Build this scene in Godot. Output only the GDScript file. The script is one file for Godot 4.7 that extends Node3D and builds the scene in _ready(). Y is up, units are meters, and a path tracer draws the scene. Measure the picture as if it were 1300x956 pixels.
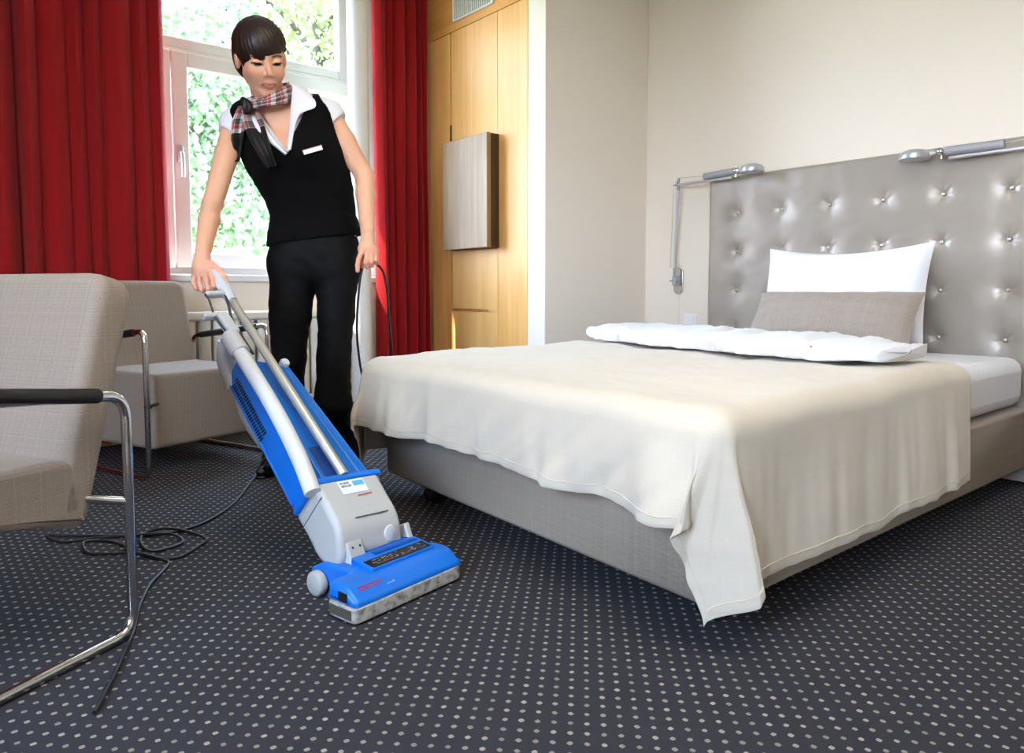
extends Node3D
# Hotel room: a cleaner vacuums between the bed and two armchairs.

# ---- camera, kept as numbers so that picture points can be turned into places
const F := 930.0
const CU := 650.0
const CV := 433.0
const EYE := Vector3(0, 0.72, 0)
const PITCH := -3.94
const YAW := -39.6
var cam_basis := Basis.from_euler(Vector3(deg_to_rad(PITCH), deg_to_rad(YAW), 0))

func P(u: float, v: float, d: float) -> Vector3:
	return EYE + cam_basis * Vector3((u - CU) / F * d, -(v - CV) / F * d, -d)

func on_y(u: float, v: float, y: float) -> Vector3:
	var r := cam_basis * Vector3((u - CU) / F, -(v - CV) / F, -1)
	return EYE + r * ((y - EYE.y) / r.y)

# ---- mesh builder: triangles counter-clockwise seen from outside
class MB:
	var v := PackedVector3Array()
	var uv := PackedVector2Array()
	var c := PackedColorArray()
	var ix := PackedInt32Array()
	var col := Color(1, 1, 1)
	var has_col := false
	func add(p: Vector3, t := Vector2.ZERO) -> int:
		v.append(p); uv.append(t); c.append(col)
		return v.size() - 1
	func tri(a: int, b: int, d: int) -> void:
		ix.append(a); ix.append(b); ix.append(d)
	func quad(a: int, b: int, d: int, e: int) -> void:
		tri(a, b, d); tri(a, d, e)
	func flat(pts: Array) -> void:
		var o := v.size()
		for p in pts: add(p)
		for i in range(1, pts.size() - 1): tri(o, o + i, o + i + 1)
	func mesh() -> ArrayMesh:
		var n := PackedVector3Array()
		n.resize(v.size())
		for i in range(0, ix.size(), 3):
			var a := ix[i]; var b := ix[i + 1]; var d := ix[i + 2]
			var f := (v[b] - v[a]).cross(v[d] - v[a])
			n[a] += f; n[b] += f; n[d] += f
		for i in n.size():
			n[i] = n[i].normalized() if n[i].length_squared() > 1e-24 else Vector3.UP
		var flip := PackedInt32Array()
		flip.resize(ix.size())
		for i in range(0, ix.size(), 3):
			flip[i] = ix[i]; flip[i + 1] = ix[i + 2]; flip[i + 2] = ix[i + 1]
		var arr := []
		arr.resize(Mesh.ARRAY_MAX)
		arr[Mesh.ARRAY_VERTEX] = v
		arr[Mesh.ARRAY_NORMAL] = n
		arr[Mesh.ARRAY_TEX_UV] = uv
		if has_col: arr[Mesh.ARRAY_COLOR] = c
		arr[Mesh.ARRAY_INDEX] = flip
		var m := ArrayMesh.new()
		m.add_surface_from_arrays(Mesh.PRIMITIVE_TRIANGLES, arr)
		return m

	# rounded box: centre, size, bevel, turn
	func rbox(ce: Vector3, s: Vector3, bev := 0.004, B := Basis.IDENTITY) -> void:
		var h := s * 0.5
		var b := minf(bev, minf(h.x, minf(h.y, h.z)) * 0.98)
		var q := [Vector3(1, 0, 0), Vector3(-1, 0, 0), Vector3(0, 1, 0), Vector3(0, -1, 0), Vector3(0, 0, 1), Vector3(0, 0, -1)]
		for n: Vector3 in q:
			var t := Vector3(0, 1, 0) if absf(n.y) < 0.5 else Vector3(0, 0, 1)
			var w := t.cross(n)
			# face corners inset by the bevel
			var o := v.size()
			for k in [[-1, -1], [1, -1], [1, 1], [-1, 1]]:
				var p: Vector3 = n * (h * n.abs()).length() + w * (k[0] * ((h * w.abs()).length() - b)) + t * (k[1] * ((h * t.abs()).length() - b))
				add(ce + B * p)
			quad(o, o + 1, o + 2, o + 3)
		if b <= 0.0: return
		# edges
		for i in 3:
			for sj in [-1, 1]:
				for sk in [-1, 1]:
					var ax := Vector3.ZERO; ax[i] = 1
					var j := (i + 1) % 3; var k := (i + 2) % 3
					var nj := Vector3.ZERO; nj[j] = sj
					var nk := Vector3.ZERO; nk[k] = sk
					var cj := Vector3.ZERO; cj[j] = sj * (h[j] - b); cj[k] = sk * (h[k] - b)
					var ea := ax * (h[i] - b)
					var o := v.size()
					var steps := 3
					for m in steps + 1:
						var a := PI / 2 * m / steps
						var off := (nj * cos(a) + nk * sin(a)) * b
						add(ce + B * (cj + off - ea)); add(ce + B * (cj + off + ea))
					for m in steps:
						var a0 := o + m * 2
						if sj * sk > 0: quad(a0, a0 + 2, a0 + 3, a0 + 1)
						else: quad(a0, a0 + 1, a0 + 3, a0 + 2)
		for sx in [-1, 1]:
			for sy in [-1, 1]:
				for sz in [-1, 1]:
					var cc := Vector3(sx * (h.x - b), sy * (h.y - b), sz * (h.z - b))
					var o := v.size()
					for m in 4:
						for k in 4:
							var a := PI / 2 * m / 3; var e := PI / 2 * k / 3
							add(ce + B * (cc + Vector3(sx * cos(a) * cos(e), sy * sin(e), sz * sin(a) * cos(e)) * b))
					for m in 3:
						for k in 3:
							var a0 := o + m * 4 + k
							if sx * sy * sz > 0: quad(a0, a0 + 1, a0 + 5, a0 + 4)
							else: quad(a0, a0 + 4, a0 + 5, a0 + 1)

	# tube along points; r is a number or an array; flat > 0 squashes along the frame's second axis
	func tube(pts: Array, r, seg := 12, caps := true, squash := 1.0, side := Vector3.ZERO) -> void:
		var n := pts.size()
		var t0: Vector3 = (pts[1] - pts[0]).normalized()
		var up := side if side != Vector3.ZERO else (Vector3.UP if absf(t0.y) < 0.9 else Vector3.RIGHT)
		var x := up.cross(t0).normalized()
		var y := t0.cross(x).normalized()
		var base := v.size()
		for i in n:
			var t: Vector3 = (pts[mini(i + 1, n - 1)] - pts[maxi(i - 1, 0)]).normalized()
			x = (x - t * x.dot(t)).normalized()
			y = t.cross(x)
			var ri: float = r[i] if r is Array else r
			for k in seg:
				var a := TAU * k / seg
				add(pts[i] + x * cos(a) * ri + y * sin(a) * ri * squash, Vector2(float(k) / seg, float(i) / n))
		for i in n - 1:
			for k in seg:
				var a := base + i * seg + k; var b := base + i * seg + (k + 1) % seg
				quad(a, b, b + seg, a + seg)
		if caps:
			var p := []
			for k in seg: p.append(v[base + seg - 1 - k])
			flat(p)
			p = []
			for k in seg: p.append(v[base + (n - 1) * seg + k])
			flat(p)

	# lathe: profile of (radius, height) points round axis B.y through o
	func lathe(o: Vector3, prof: Array, seg := 24, B := Basis.IDENTITY) -> void:
		var base := v.size()
		for i in prof.size():
			for k in seg:
				var a := TAU * k / seg
				add(o + B * Vector3(cos(a) * prof[i].x, prof[i].y, -sin(a) * prof[i].x), Vector2(float(k) / seg, prof[i].y))
		for i in prof.size() - 1:
			for k in seg:
				var a := base + i * seg + k; var b := base + i * seg + (k + 1) % seg
				quad(a, b, b + seg, a + seg)

	# prism: outline (Vector2, counter-clockwise) pushed along z by depth, edges rounded by bev
	func prism(poly: Array, depth: float, bev: float, T: Transform3D, steps := 3) -> void:
		var n := poly.size()
		var rings := []
		for s in steps + 1:
			var a := PI / 2 * s / steps
			rings.append([bev * (1 - sin(a)), -depth / 2 + bev * (1 - cos(a))])
		for s in steps + 1:
			var a := PI / 2 * s / steps
			rings.append([bev * (1 - cos(a)), depth / 2 - bev * (1 - sin(a))])
		var base := v.size()
		var idx := 0
		for rg in rings:
			var q := inset(poly, rg[0])
			for i in n:
				add(T * Vector3(q[i].x, q[i].y, rg[1]), Vector2(q[i].x, q[i].y))
			idx += 1
		for r in rings.size() - 1:
			for i in n:
				var a := base + r * n + i; var b := base + r * n + (i + 1) % n
				quad(a, b, b + n, a + n)
		var tris := Geometry2D.triangulate_polygon(PackedVector2Array(poly))
		for e in [0, rings.size() - 1]:
			var o := v.size()
			for i in n: add(v[base + e * n + i], uv[base + e * n + i])
			for i in range(0, tris.size(), 3):
				var a := o + tris[i]; var b := o + tris[i + 1]; var d := o + tris[i + 2]
				var cr := (poly[tris[i + 1]] - poly[tris[i]] as Vector2).cross(poly[tris[i + 2]] - poly[tris[i]])
				var ccw: bool = cr > 0
				if (e != 0) == ccw: tri(a, b, d)
				else: tri(a, d, b)

	func inset(poly: Array, by: float) -> Array:
		var out := []
		var n := poly.size()
		for i in n:
			var p: Vector2 = poly[(i + n - 1) % n]; var q: Vector2 = poly[i]; var r: Vector2 = poly[(i + 1) % n]
			var e1 := (q - p).normalized(); var e2 := (r - q).normalized()
			var n1 := Vector2(-e1.y, e1.x); var n2 := Vector2(-e2.y, e2.x)
			var m := n1 + n2
			var k := by / maxf(0.35, 1.0 + n1.dot(n2))
			out.append(q + m * k)
		return out

	# grid from a function f(i, j) -> Vector3; outward = d/di x d/dj
	func grid(ni: int, nj: int, f: Callable, wrap_j := false) -> int:
		var base := v.size()
		for i in ni:
			for j in nj:
				add(f.call(float(i) / (ni - 1), float(j) / (nj if wrap_j else nj - 1)), Vector2(float(i) / (ni - 1), float(j) / (nj if wrap_j else nj - 1)))
		for i in ni - 1:
			for j in (nj if wrap_j else nj - 1):
				var j2 := (j + 1) % nj
				quad(base + i * nj + j, base + (i + 1) * nj + j, base + (i + 1) * nj + j2, base + i * nj + j2)
		return base

	# the same grid with a thickness: outer, inner and the rim
	func sheet(ni: int, nj: int, f: Callable, th: float) -> void:
		var base := grid(ni, nj, f)
		var nrm := PackedVector3Array()
		nrm.resize(ni * nj)
		for i in ni:
			for j in nj:
				var a := v[base + mini(i + 1, ni - 1) * nj + j] - v[base + maxi(i - 1, 0) * nj + j]
				var b := v[base + i * nj + mini(j + 1, nj - 1)] - v[base + i * nj + maxi(j - 1, 0)]
				nrm[i * nj + j] = a.cross(b).normalized()
		var o := v.size()
		for k in ni * nj: add(v[base + k] - nrm[k] * th, uv[base + k])
		for i in ni - 1:
			for j in nj - 1:
				var a := o + i * nj + j
				quad(a, a + 1, a + nj + 1, a + nj)
		for i in ni - 1:
			quad(base + (i + 1) * nj, base + i * nj, o + i * nj, o + (i + 1) * nj)
			quad(base + i * nj + nj - 1, base + (i + 1) * nj + nj - 1, o + (i + 1) * nj + nj - 1, o + i * nj + nj - 1)
		for j in nj - 1:
			quad(base + j, base + j + 1, o + j + 1, o + j)
			var e := (ni - 1) * nj
			quad(base + e + j + 1, base + e + j, o + e + j, o + e + j + 1)

# smooth curve through points
func curve(pts: Array, per := 8, closed := false) -> Array:
	var out := []
	var n := pts.size()
	for i in (n if closed else n - 1):
		var p0: Variant = pts[(i + n - 1) % n] if closed else pts[maxi(i - 1, 0)]
		var p1: Variant = pts[i]
		var p2: Variant = pts[(i + 1) % n] if closed else pts[i + 1]
		var p3: Variant = pts[(i + 2) % n] if closed else pts[mini(i + 2, n - 1)]
		for k in per:
			var t := float(k) / per
			out.append(0.5 * ((2 * p1) + (p2 - p0) * t + (2 * p0 - 5 * p1 + 4 * p2 - p3) * t * t + (3 * p1 - p0 - 3 * p2 + p3) * t * t * t))
	if not closed: out.append(pts[n - 1])
	return out

# polyline with rounded corners
func bend(pts: Array, r: float, per := 6) -> Array:
	var out := [pts[0]]
	for i in range(1, pts.size() - 1):
		var a: Vector3 = pts[i - 1]; var b: Vector3 = pts[i]; var c: Vector3 = pts[i + 1]
		var ra := minf(r, a.distance_to(b) * 0.49); var rc := minf(r, b.distance_to(c) * 0.49)
		var p := b + (a - b).normalized() * ra; var q := b + (c - b).normalized() * rc
		for k in per + 1:
			var t := float(k) / per
			out.append(p.lerp(b, t).lerp(b.lerp(q, t), t))
	out.append(pts[-1])
	return out

# ---- naming and adding
func obj(called: String, mb, material: Material, parent: Node = null) -> MeshInstance3D:
	var o := MeshInstance3D.new()
	o.name = called
	o.mesh = mb.mesh() if mb is MB else mb
	o.material_override = material
	(parent if parent else self).add_child(o, true)
	return o

var taken := {}
func numbered(called: String) -> String:
	var k: int = taken.get(called, 0)
	taken[called] = k + 1
	return called if k == 0 else "%s_%03d" % [called, k]

func thing(called: String, label: String, category: String, at := Vector3.ZERO, turn := 0.0, group := "") -> Node3D:
	var o := Node3D.new()
	o.name = numbered(called)
	add_child(o)
	o.position = at
	o.rotation.y = turn
	tag(o, label, category, group)
	return o

func tag(o: Node, label: String, category: String, group := "") -> Node:
	o.set_meta("label", label)
	o.set_meta("category", category)
	if group: o.set_meta("group", group)
	return o

func struct(called: String, mb, material: Material, label: String, category: String) -> MeshInstance3D:
	var o := obj(called, mb, material)
	tag(o, label, category)
	o.set_meta("kind", "structure")
	return o

func box(a: Vector3, b: Vector3, bev := 0.0) -> MB:
	var m := MB.new()
	m.rbox((a + b) / 2, (b - a).abs(), bev)
	return m

func mat(c: Color, rough := 0.6, metal := 0.0, spec := 0.5) -> StandardMaterial3D:
	var m := StandardMaterial3D.new()
	m.albedo_color = c
	m.roughness = rough
	m.metallic = metal
	m.metallic_specular = spec
	return m

func noise(seed_: int, freq: float, oct := 3) -> FastNoiseLite:
	var n := FastNoiseLite.new()
	n.seed = seed_
	n.noise_type = FastNoiseLite.TYPE_SIMPLEX_SMOOTH
	n.frequency = freq
	n.fractal_octaves = oct
	return n

func tex(im: Image) -> ImageTexture:
	return ImageTexture.create_from_image(im)

# woven cloth: two tones of thread, tiles
func weave(px: int, threads: int, a: Color, b: Color, seed_: int, rough := 0.5) -> Image:
	var im := Image.create(px, px, false, Image.FORMAT_RGB8)
	var rng := RandomNumberGenerator.new()
	rng.seed = seed_
	var tu := []; var tv := []
	for i in threads:
		tu.append(rng.randf()); tv.append(rng.randf())
	var k := float(threads) / px
	var n := []
	for i in threads * threads: n.append(rng.randf())
	for y in px:
		for x in px:
			var i := int(x * k); var j := int(y * k)
			var fx := x * k - i; var fy := y * k - j
			var over := (i + j) % 2 == 0
			var t: float = (tu[i] if over else tv[j]) * rough + n[i * threads + j] * (1.0 - rough)
			var shade := sin(PI * (fy if over else fx))
			im.set_pixel(x, y, a.lerp(b, clampf(t * 0.8 + 0.2 * shade, 0, 1)))
	return im

# ---- materials shared by several things
var M := {}
func materials() -> void:
	M.wall = mat(Color(0.915, 0.875, 0.825), 0.85)
	M.ceiling = mat(Color(0.93, 0.92, 0.90), 0.9)
	M.white_paint = mat(Color(0.93, 0.93, 0.93), 0.35)
	M.radiator = mat(Color(0.90, 0.88, 0.84), 0.35)
	M.chrome = mat(Color(0.80, 0.80, 0.80), 0.12, 1.0)
	M.silver = mat(Color(0.76, 0.77, 0.79), 0.34, 0.6)
	M.silver_dark = mat(Color(0.62, 0.62, 0.64), 0.5, 0.2)
	M.black = mat(Color(0.03, 0.03, 0.032), 0.55)
	M.black_rubber = mat(Color(0.05, 0.05, 0.055), 0.5)
	M.glass = StandardMaterial3D.new()
	M.glass.albedo_color = Color(1, 1, 1, 0.03)
	M.glass.transparency = BaseMaterial3D.TRANSPARENCY_ALPHA
	M.glass.roughness = 0.0
	# carpet: dark blue grey loop pile with small woven cream dots on a diagonal lattice
	var rng := RandomNumberGenerator.new()
	rng.seed = 5
	var per := 8
	var px := 1024
	var im := Image.create(px, px, false, Image.FORMAT_RGB8)
	var nz := noise(3, 0.35, 2)
	var cell := px / float(per)
	var centres := []
	for j in per:
		for i in per:
			centres.append([(i + 0.25) * cell, (j + 0.25) * cell])
			centres.append([(i + 0.75) * cell, (j + 0.75) * cell])
	for y in px:
		for x in px:
			var g := rng.randf() * 0.6 + 0.4 * (nz.get_noise_2d(x, y) * 0.5 + 0.5)
			im.set_pixel(x, y, Color(0.158, 0.156, 0.172).lerp(Color(0.29, 0.284, 0.306), g))
	for q in centres:
		var s := Vector2(rng.randf_range(0.9, 1.1), rng.randf_range(0.9, 1.1)) * cell * 0.112
		var lift := rng.randf_range(0.85, 1.05)
		for y in range(-16, 17):
			for x in range(-16, 17):
				var e := pow(absf(x) / s.x, 3.0) + pow(absf(y) / s.y, 3.0) + (rng.randf() - 0.5) * 0.5
				if e < 1.0:
					var k := (0.82 + 0.18 * rng.randf()) * lift
					im.set_pixel(int(q[0] + x), int(q[1] + y), Color(0.66 * k, 0.63 * k, 0.57 * k))
	M.carpet = mat(Color(1, 1, 1), 0.95, 0.0, 0.2)
	im.generate_mipmaps()
	M.carpet.albedo_texture = tex(im)
	M.carpet.uv1_triplanar = true
	M.carpet.uv1_world_triplanar = true
	M.carpet.uv1_scale = Vector3.ONE / (0.0388 * per)
	# wood: long soft grain
	M.oak_up = wood(Color(0.86, 0.61, 0.31), Color(0.95, 0.755, 0.46), 11, Vector3(2.2, 0.28, 2.2))
	M.oak_across = wood(Color(0.82, 0.555, 0.25), Color(0.93, 0.70, 0.39), 12, Vector3(0.28, 2.6, 0.28))
	M.oak_pale = wood(Color(0.88, 0.66, 0.37), Color(0.95, 0.765, 0.49), 13, Vector3(1.7, 0.25, 1.7))
	M.walnut = wood(Color(0.48, 0.38, 0.26), Color(0.68, 0.57, 0.42), 14, Vector3(3.0, 0.4, 3.0))
	M.walnut_dark = wood(Color(0.20, 0.13, 0.07), Color(0.33, 0.23, 0.14), 15, Vector3(6.0, 0.5, 6.0))
	# cloths
	M.chair = cloth(weave(512, 64, Color(0.45, 0.395, 0.35), Color(0.675, 0.61, 0.555), 21), 20.0, 0.0)
	M.base = cloth(weave(512, 64, Color(0.48, 0.43, 0.38), Color(0.69, 0.63, 0.565), 22), 20.0, 0.0)
	M.cushion = cloth(weave(512, 80, Color(0.54, 0.49, 0.45), Color(0.66, 0.61, 0.57), 23), 6.0, 0.0)
	M.spread = cloth(weave(512, 96, Color(0.80, 0.745, 0.665), Color(0.85, 0.80, 0.725), 24), 8.0, 0.0)
	M.linen = cloth(weave(256, 64, Color(0.90, 0.90, 0.92), Color(0.94, 0.94, 0.95), 25), 10.0, 0.0)
	M.spread.rim = 0.35
	M.curtain = cloth(weave(256, 64, Color(0.54, 0.075, 0.09), Color(0.65, 0.11, 0.125), 26), 10.0, 0.0)
	M.curtain.backlight_enabled = true
	M.curtain.backlight = Color(0.26, 0.035, 0.03)
	# satin vinyl of the headboard
	M.satin = mat(Color(0.635, 0.60, 0.56), 0.36, 0.25)
	M.satin.rim_enabled = true
	M.satin.rim = 0.3
	M.stud = mat(Color(0.72, 0.70, 0.67), 0.25, 0.6)

func cloth(im: Image, scale: float, relief: float) -> StandardMaterial3D:
	var m := mat(Color(1, 1, 1), 0.92, 0.0, 0.25)
	im.generate_mipmaps()
	m.albedo_texture = tex(im)
	m.uv1_triplanar = true
	m.uv1_scale = Vector3.ONE * scale
	m.rim_enabled = true
	m.rim = 0.25
	if relief > 0.0:
		m.heightmap_enabled = true
		m.heightmap_texture = m.albedo_texture
		m.heightmap_scale = relief
	return m

func wood(a: Color, b: Color, s: int, scale: Vector3) -> StandardMaterial3D:
	var px := 512
	var im := Image.create(px, px, false, Image.FORMAT_RGB8)
	var n1 := noise(s, 0.012, 2); var n2 := noise(s + 50, 0.06, 3); var n3 := noise(s + 90, 0.3, 2)
	for y in px:
		for x in px:
			# seamless both ways by walking on circles
			var ax := TAU * x / px; var r := px / TAU
			var cx := cos(ax) * r; var sx := sin(ax) * r
			var ay := y * 1.0
			if y > px / 2: ay = px - y
			var g := 0.5 + 0.42 * n1.get_noise_3d(cx, sx, ay * 0.6) + 0.28 * n2.get_noise_3d(cx, sx, ay * 0.25) + 0.2 * n3.get_noise_3d(cx, sx, ay * 0.06)
			im.set_pixel(x, y, a.lerp(b, clampf(g, 0, 1)))
	if scale.y > scale.x:
		im.rotate_90(CLOCKWISE)
	im.generate_mipmaps()
	var m := mat(Color(1, 1, 1), 0.42, 0.0, 0.45)
	m.albedo_texture = tex(im)
	m.uv1_triplanar = true
	m.uv1_world_triplanar = true
	m.uv1_scale = scale
	return m

const XL := -1.9    # left wall
const XR := 3.25    # wall behind the bed
const ZW := -3.80   # window wall
const ZB := 2.3     # wall behind the camera
const YC := 2.75
const XW := 2.48    # wardrobe front
const ZP := -2.738  # pier between wardrobe and bed

func wall_with_hole(along_x: bool, at: float, a0: float, a1: float, h0: float, h1: float, y0: float, y1: float, th: float) -> MB:
	# wall whose room face is at `at`, thick th outwards, with one opening
	var m := MB.new()
	var rects := [[a0, h0, 0.0, YC], [h1, a1, 0.0, YC], [h0, h1, 0.0, y0], [h0, h1, y1, YC]]
	for r in rects:
		if along_x: m.rbox(Vector3((r[0] + r[1]) / 2, (r[2] + r[3]) / 2, at + th / 2), Vector3(r[1] - r[0], r[3] - r[2], absf(th)), 0)
		else: m.rbox(Vector3(at + th / 2, (r[2] + r[3]) / 2, (r[0] + r[1]) / 2), Vector3(absf(th), r[3] - r[2], r[1] - r[0]), 0)
	return m

func room() -> void:
	struct("floor", box(Vector3(XL - 0.3, -0.12, ZW - 0.3), Vector3(XR + 0.3, 0, ZB + 0.3)), M.carpet, "dark blue grey carpet with cream woven dots", "carpet")
	struct("ceiling", box(Vector3(XL - 0.3, YC, ZW - 0.3), Vector3(XR + 0.3, YC + 0.15, ZB + 0.3)), M.ceiling, "plain white ceiling above the whole room", "ceiling")
	struct("wall_window", wall_with_hole(true, ZW, XL, XR + 0.3, 0.25, 2.20, 0.80, 2.62, -0.3), M.wall, "cream wall with the garden window behind the cleaner", "wall")
	struct("wall_headboard", box(Vector3(XR, 0, ZW), Vector3(XR + 0.2, YC, ZB)), M.wall, "cream wall behind the tufted headboard", "wall")
	struct("wall_pier", box(Vector3(XW, 0, ZP - 0.133), Vector3(XR, YC, ZP), 0.003), M.wall, "short cream wall between wardrobe and bed", "wall")
	struct("wall_left", wall_with_hole(false, XL, ZW - 0.3, ZB, -1.0, 1.0, 0.80, 2.40, -0.3), M.wall, "cream wall with an added window opening beside the armchairs", "wall")
	struct("wall_back", box(Vector3(XL - 0.3, 0, ZB), Vector3(XR + 0.3, YC, ZB + 0.2)), M.wall, "cream wall at the entrance end of the room", "wall")
	struct("baseboard_window", box(Vector3(XL, 0, ZW), Vector3(XW, 0.085, ZW + 0.016), 0.004), M.oak_pale, "pale wooden skirting board under the radiator", "baseboard")

	struct("added_trim_2", box(Vector3(-0.1, 2.68, ZW - 0.52), Vector3(2.6, 2.76, ZW - 0.3), 0.005), M.white_paint, "narrow unseen ledge added outside to cut off the high sun", "ledge")  # ledge added out of view so sun reaches only the low wardrobe
	# window in view: fixed upper light, lower sash swung in front of the frame
	var zf := ZW - 0.20
	var w := Node3D.new(); w.name = "window_1"; add_child(w)
	tag(w, "white framed window looking out on bright trees", "window"); w.set_meta("kind", "structure")
	var f := MB.new()
	for r in [[0.25, 0.33, 0.80, 2.62], [2.035, 2.20, 0.80, 2.62], [0.33, 2.06, 2.50, 2.62], [0.33, 2.06, 0.80, 0.86], [0.33, 2.06, 1.87, 1.93]]:
		f.rbox(Vector3((r[0] + r[1]) / 2, (r[2] + r[3]) / 2, zf), Vector3(r[1] - r[0], r[3] - r[2], 0.09), 0.006)
	obj("window_frame", f, M.white_paint, w)
	frame_sash(w, "upper_sash", 0.33, 2.037, 1.928, 2.502, 0.055, zf + 0.015)
	var sash := frame_sash(w, "lower_sash", 1.06, 2.115, 0.835, 1.905, 0.075, zf + 0.06)
	frame_sash(w, "side_sash", 0.30, 1.055, 0.835, 1.905, 0.075, zf + 0.06)
	var hd := MB.new()
	hd.rbox(Vector3(1.085, 1.40, zf + 0.10), Vector3(0.028, 0.09, 0.016), 0.005)
	hd.tube(bend([Vector3(1.085, 1.40, zf + 0.10), Vector3(1.085, 1.40, zf + 0.145), Vector3(1.085, 1.28, zf + 0.145)], 0.02), 0.009, 10)
	obj("handle", hd, M.silver, sash)
	struct("trim_1", box(Vector3(0.15, 0.765, ZW - 0.16), Vector3(2.22, 0.80, ZW + 0.018), 0.006), M.white_paint, "white window sill above the radiator", "window sill")

	# out-of-view window added in the left wall to let in soft light
	var w2 := Node3D.new(); w2.name = "window_2"; add_child(w2)
	tag(w2, "wide unseen window added in the left wall for light on the bed foot", "window"); w2.set_meta("kind", "structure")
	var f2 := MB.new()
	for r in [[-1.0, -0.93, 0.80, 2.40], [0.93, 1.0, 0.80, 2.40], [-0.93, 0.93, 2.33, 2.40], [-0.93, 0.93, 0.80, 0.87], [-0.035, 0.035, 0.87, 2.33]]:
		f2.rbox(Vector3(XL - 0.2, (r[2] + r[3]) / 2, (r[0] + r[1]) / 2), Vector3(0.08, r[3] - r[2], r[1] - r[0]), 0.006)
	obj("window_frame", f2, M.white_paint, w2)
	for r in [[-0.93, -0.035], [0.035, 0.93]]:
		obj("pane", box(Vector3(XL - 0.203, 0.87, r[0]), Vector3(XL - 0.197, 2.33, r[1])), M.glass, w2)

	# wardrobe
	var wd := thing("wardrobe", "tall built-in oak wardrobe with flush doors between window and bed wall", "wardrobe", Vector3(XW, 0, ZW))
	var off := -Vector3(XW, 0, ZW)
	var part := func(called: String, y0: float, y1: float, z0: float, z1: float, m: Material, x0 := XW, x1 := XW + 0.02) -> MeshInstance3D:
		return obj(called, box(Vector3(x0, y0, z0) + off, Vector3(x1, y1, z1) + off, 0.0015), m, wd)
	part.call("carcass", 0.0, YC - 0.01, ZW + 0.002, ZP - 0.135, M.oak_up, XW + 0.021, XW + 0.6)
	part.call("fascia", 2.198, YC - 0.012, ZW + 0.004, ZP - 0.135, M.oak_across)
	part.call("door", 0.06, 2.194, ZW + 0.004, -3.556, M.oak_up)
	part.call("door", 0.953, 2.194, -3.546, -3.120, M.oak_up)
	part.call("door", 0.06, 2.194, -3.117, ZP - 0.135, M.oak_up)
	part.call("drawer", 0.615, 0.949, -3.546, -3.120, M.oak_pale)
	part.call("drawer", 0.06, 0.598, -3.546, -3.120, M.oak_pale)
	part.call("drawer_edge", 0.598, 0.615, -3.205, -3.120, M.oak_pale)
	part.call("plinth", 0.0, 0.056, ZW + 0.004, ZP - 0.135, M.oak_across)
	var slot := MB.new()
	slot.rbox(Vector3(XW - 0.0005, 1.62, -3.552) + off, Vector3(0.004, 0.11, 0.017), 0.001)
	obj("finger_pull", slot, M.walnut_dark, wd)
	# air grille
	var gr := thing("air_vent", "white metal air grille in the wood above the wardrobe doors", "air vent", Vector3(XW - 0.0065, 2.31, -3.33))
	var gf := MB.new()
	for r in [[-0.185, 0.185, 0.058, 0.068], [-0.185, 0.185, -0.068, -0.058], [-0.185, -0.172, -0.058, 0.058], [0.172, 0.185, -0.058, 0.058]]:
		gf.rbox(Vector3(0, (r[2] + r[3]) / 2, (r[0] + r[1]) / 2), Vector3(0.012, r[3] - r[2], r[1] - r[0]), 0.002)
	obj("frame", gf, M.white_paint, gr)
	obj("backing", box(Vector3(0.003, -0.058, -0.172), Vector3(0.0055, 0.058, 0.172)), mat(Color(0.25, 0.25, 0.26), 0.7), gr)
	var slat := MB.new()
	slat.rbox(Vector3.ZERO, Vector3(0.009, 0.114, 0.008), 0.002, Basis(Vector3.UP, 0.5))
	var sm := slat.mesh()
	for i in 18:
		var s := obj("slat", sm, M.white_paint, gr)
		s.position = Vector3(-0.001, 0, -0.162 + i * 0.01905)
	# wall cabinet on the wardrobe
	var cb := thing("wall_cabinet", "shallow dark walnut box fixed on the oak wardrobe door", "cabinet", Vector3(XW, 0.953, -3.31))
	obj("body", box(Vector3(-0.055, 0, -0.205), Vector3(-0.001, 0.60, 0.205), 0.002), M.walnut_dark, cb)
	obj("door", box(Vector3(-0.085, -0.002, -0.207), Vector3(-0.058, 0.602, 0.207), 0.003), M.walnut, cb)

	# radiator under the window
	var rd := thing("radiator", "cream ribbed panel radiator under the window", "radiator", Vector3(1.42, 0.12, ZW + 0.06))
	for i in 11:
		var c := MB.new()
		c.tube([Vector3(-0.365 + i * 0.073, 0.02, 0), Vector3(-0.365 + i * 0.073, 0.47, 0)], 0.031, 12, true, 0.75, Vector3(0, 0, 1))
		obj("rib", c, M.radiator, rd)
	var hdr := MB.new()
	hdr.rbox(Vector3(0, 0.475, 0), Vector3(0.80, 0.045, 0.075), 0.014)
	obj("top_rail", hdr, M.radiator, rd)
	hdr = MB.new()
	hdr.rbox(Vector3(0, 0.02, 0), Vector3(0.80, 0.045, 0.07), 0.014)
	obj("bottom_rail", hdr, M.radiator, rd)
	for x in [-0.3, 0.3]:
		var br := MB.new()
		br.rbox(Vector3(x, -0.06, 0), Vector3(0.04, 0.12, 0.05), 0.004)
		obj("foot", br, M.radiator, rd)
	# heating pipe
	var hp := thing("heating_pipe", "white vertical heating pipe beside the red curtain", "pipe", Vector3(1.955, 0, ZW + 0.12))
	var pm := MB.new()
	pm.lathe(Vector3.ZERO, [Vector2(0.001, 0.10), Vector2(0.057, 0.10), Vector2(0.057, YC - 0.07), Vector2(0.001, YC - 0.07)], 32)
	obj("pipe", pm, M.white_paint, hp)
	var pc := MB.new()
	pc.lathe(Vector3.ZERO, [Vector2(0.001, 0.0), Vector2(0.064, 0.0), Vector2(0.066, 0.004), Vector2(0.066, 0.095), Vector2(0.06, 0.102), Vector2(0.001, 0.102)], 32)
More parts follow.
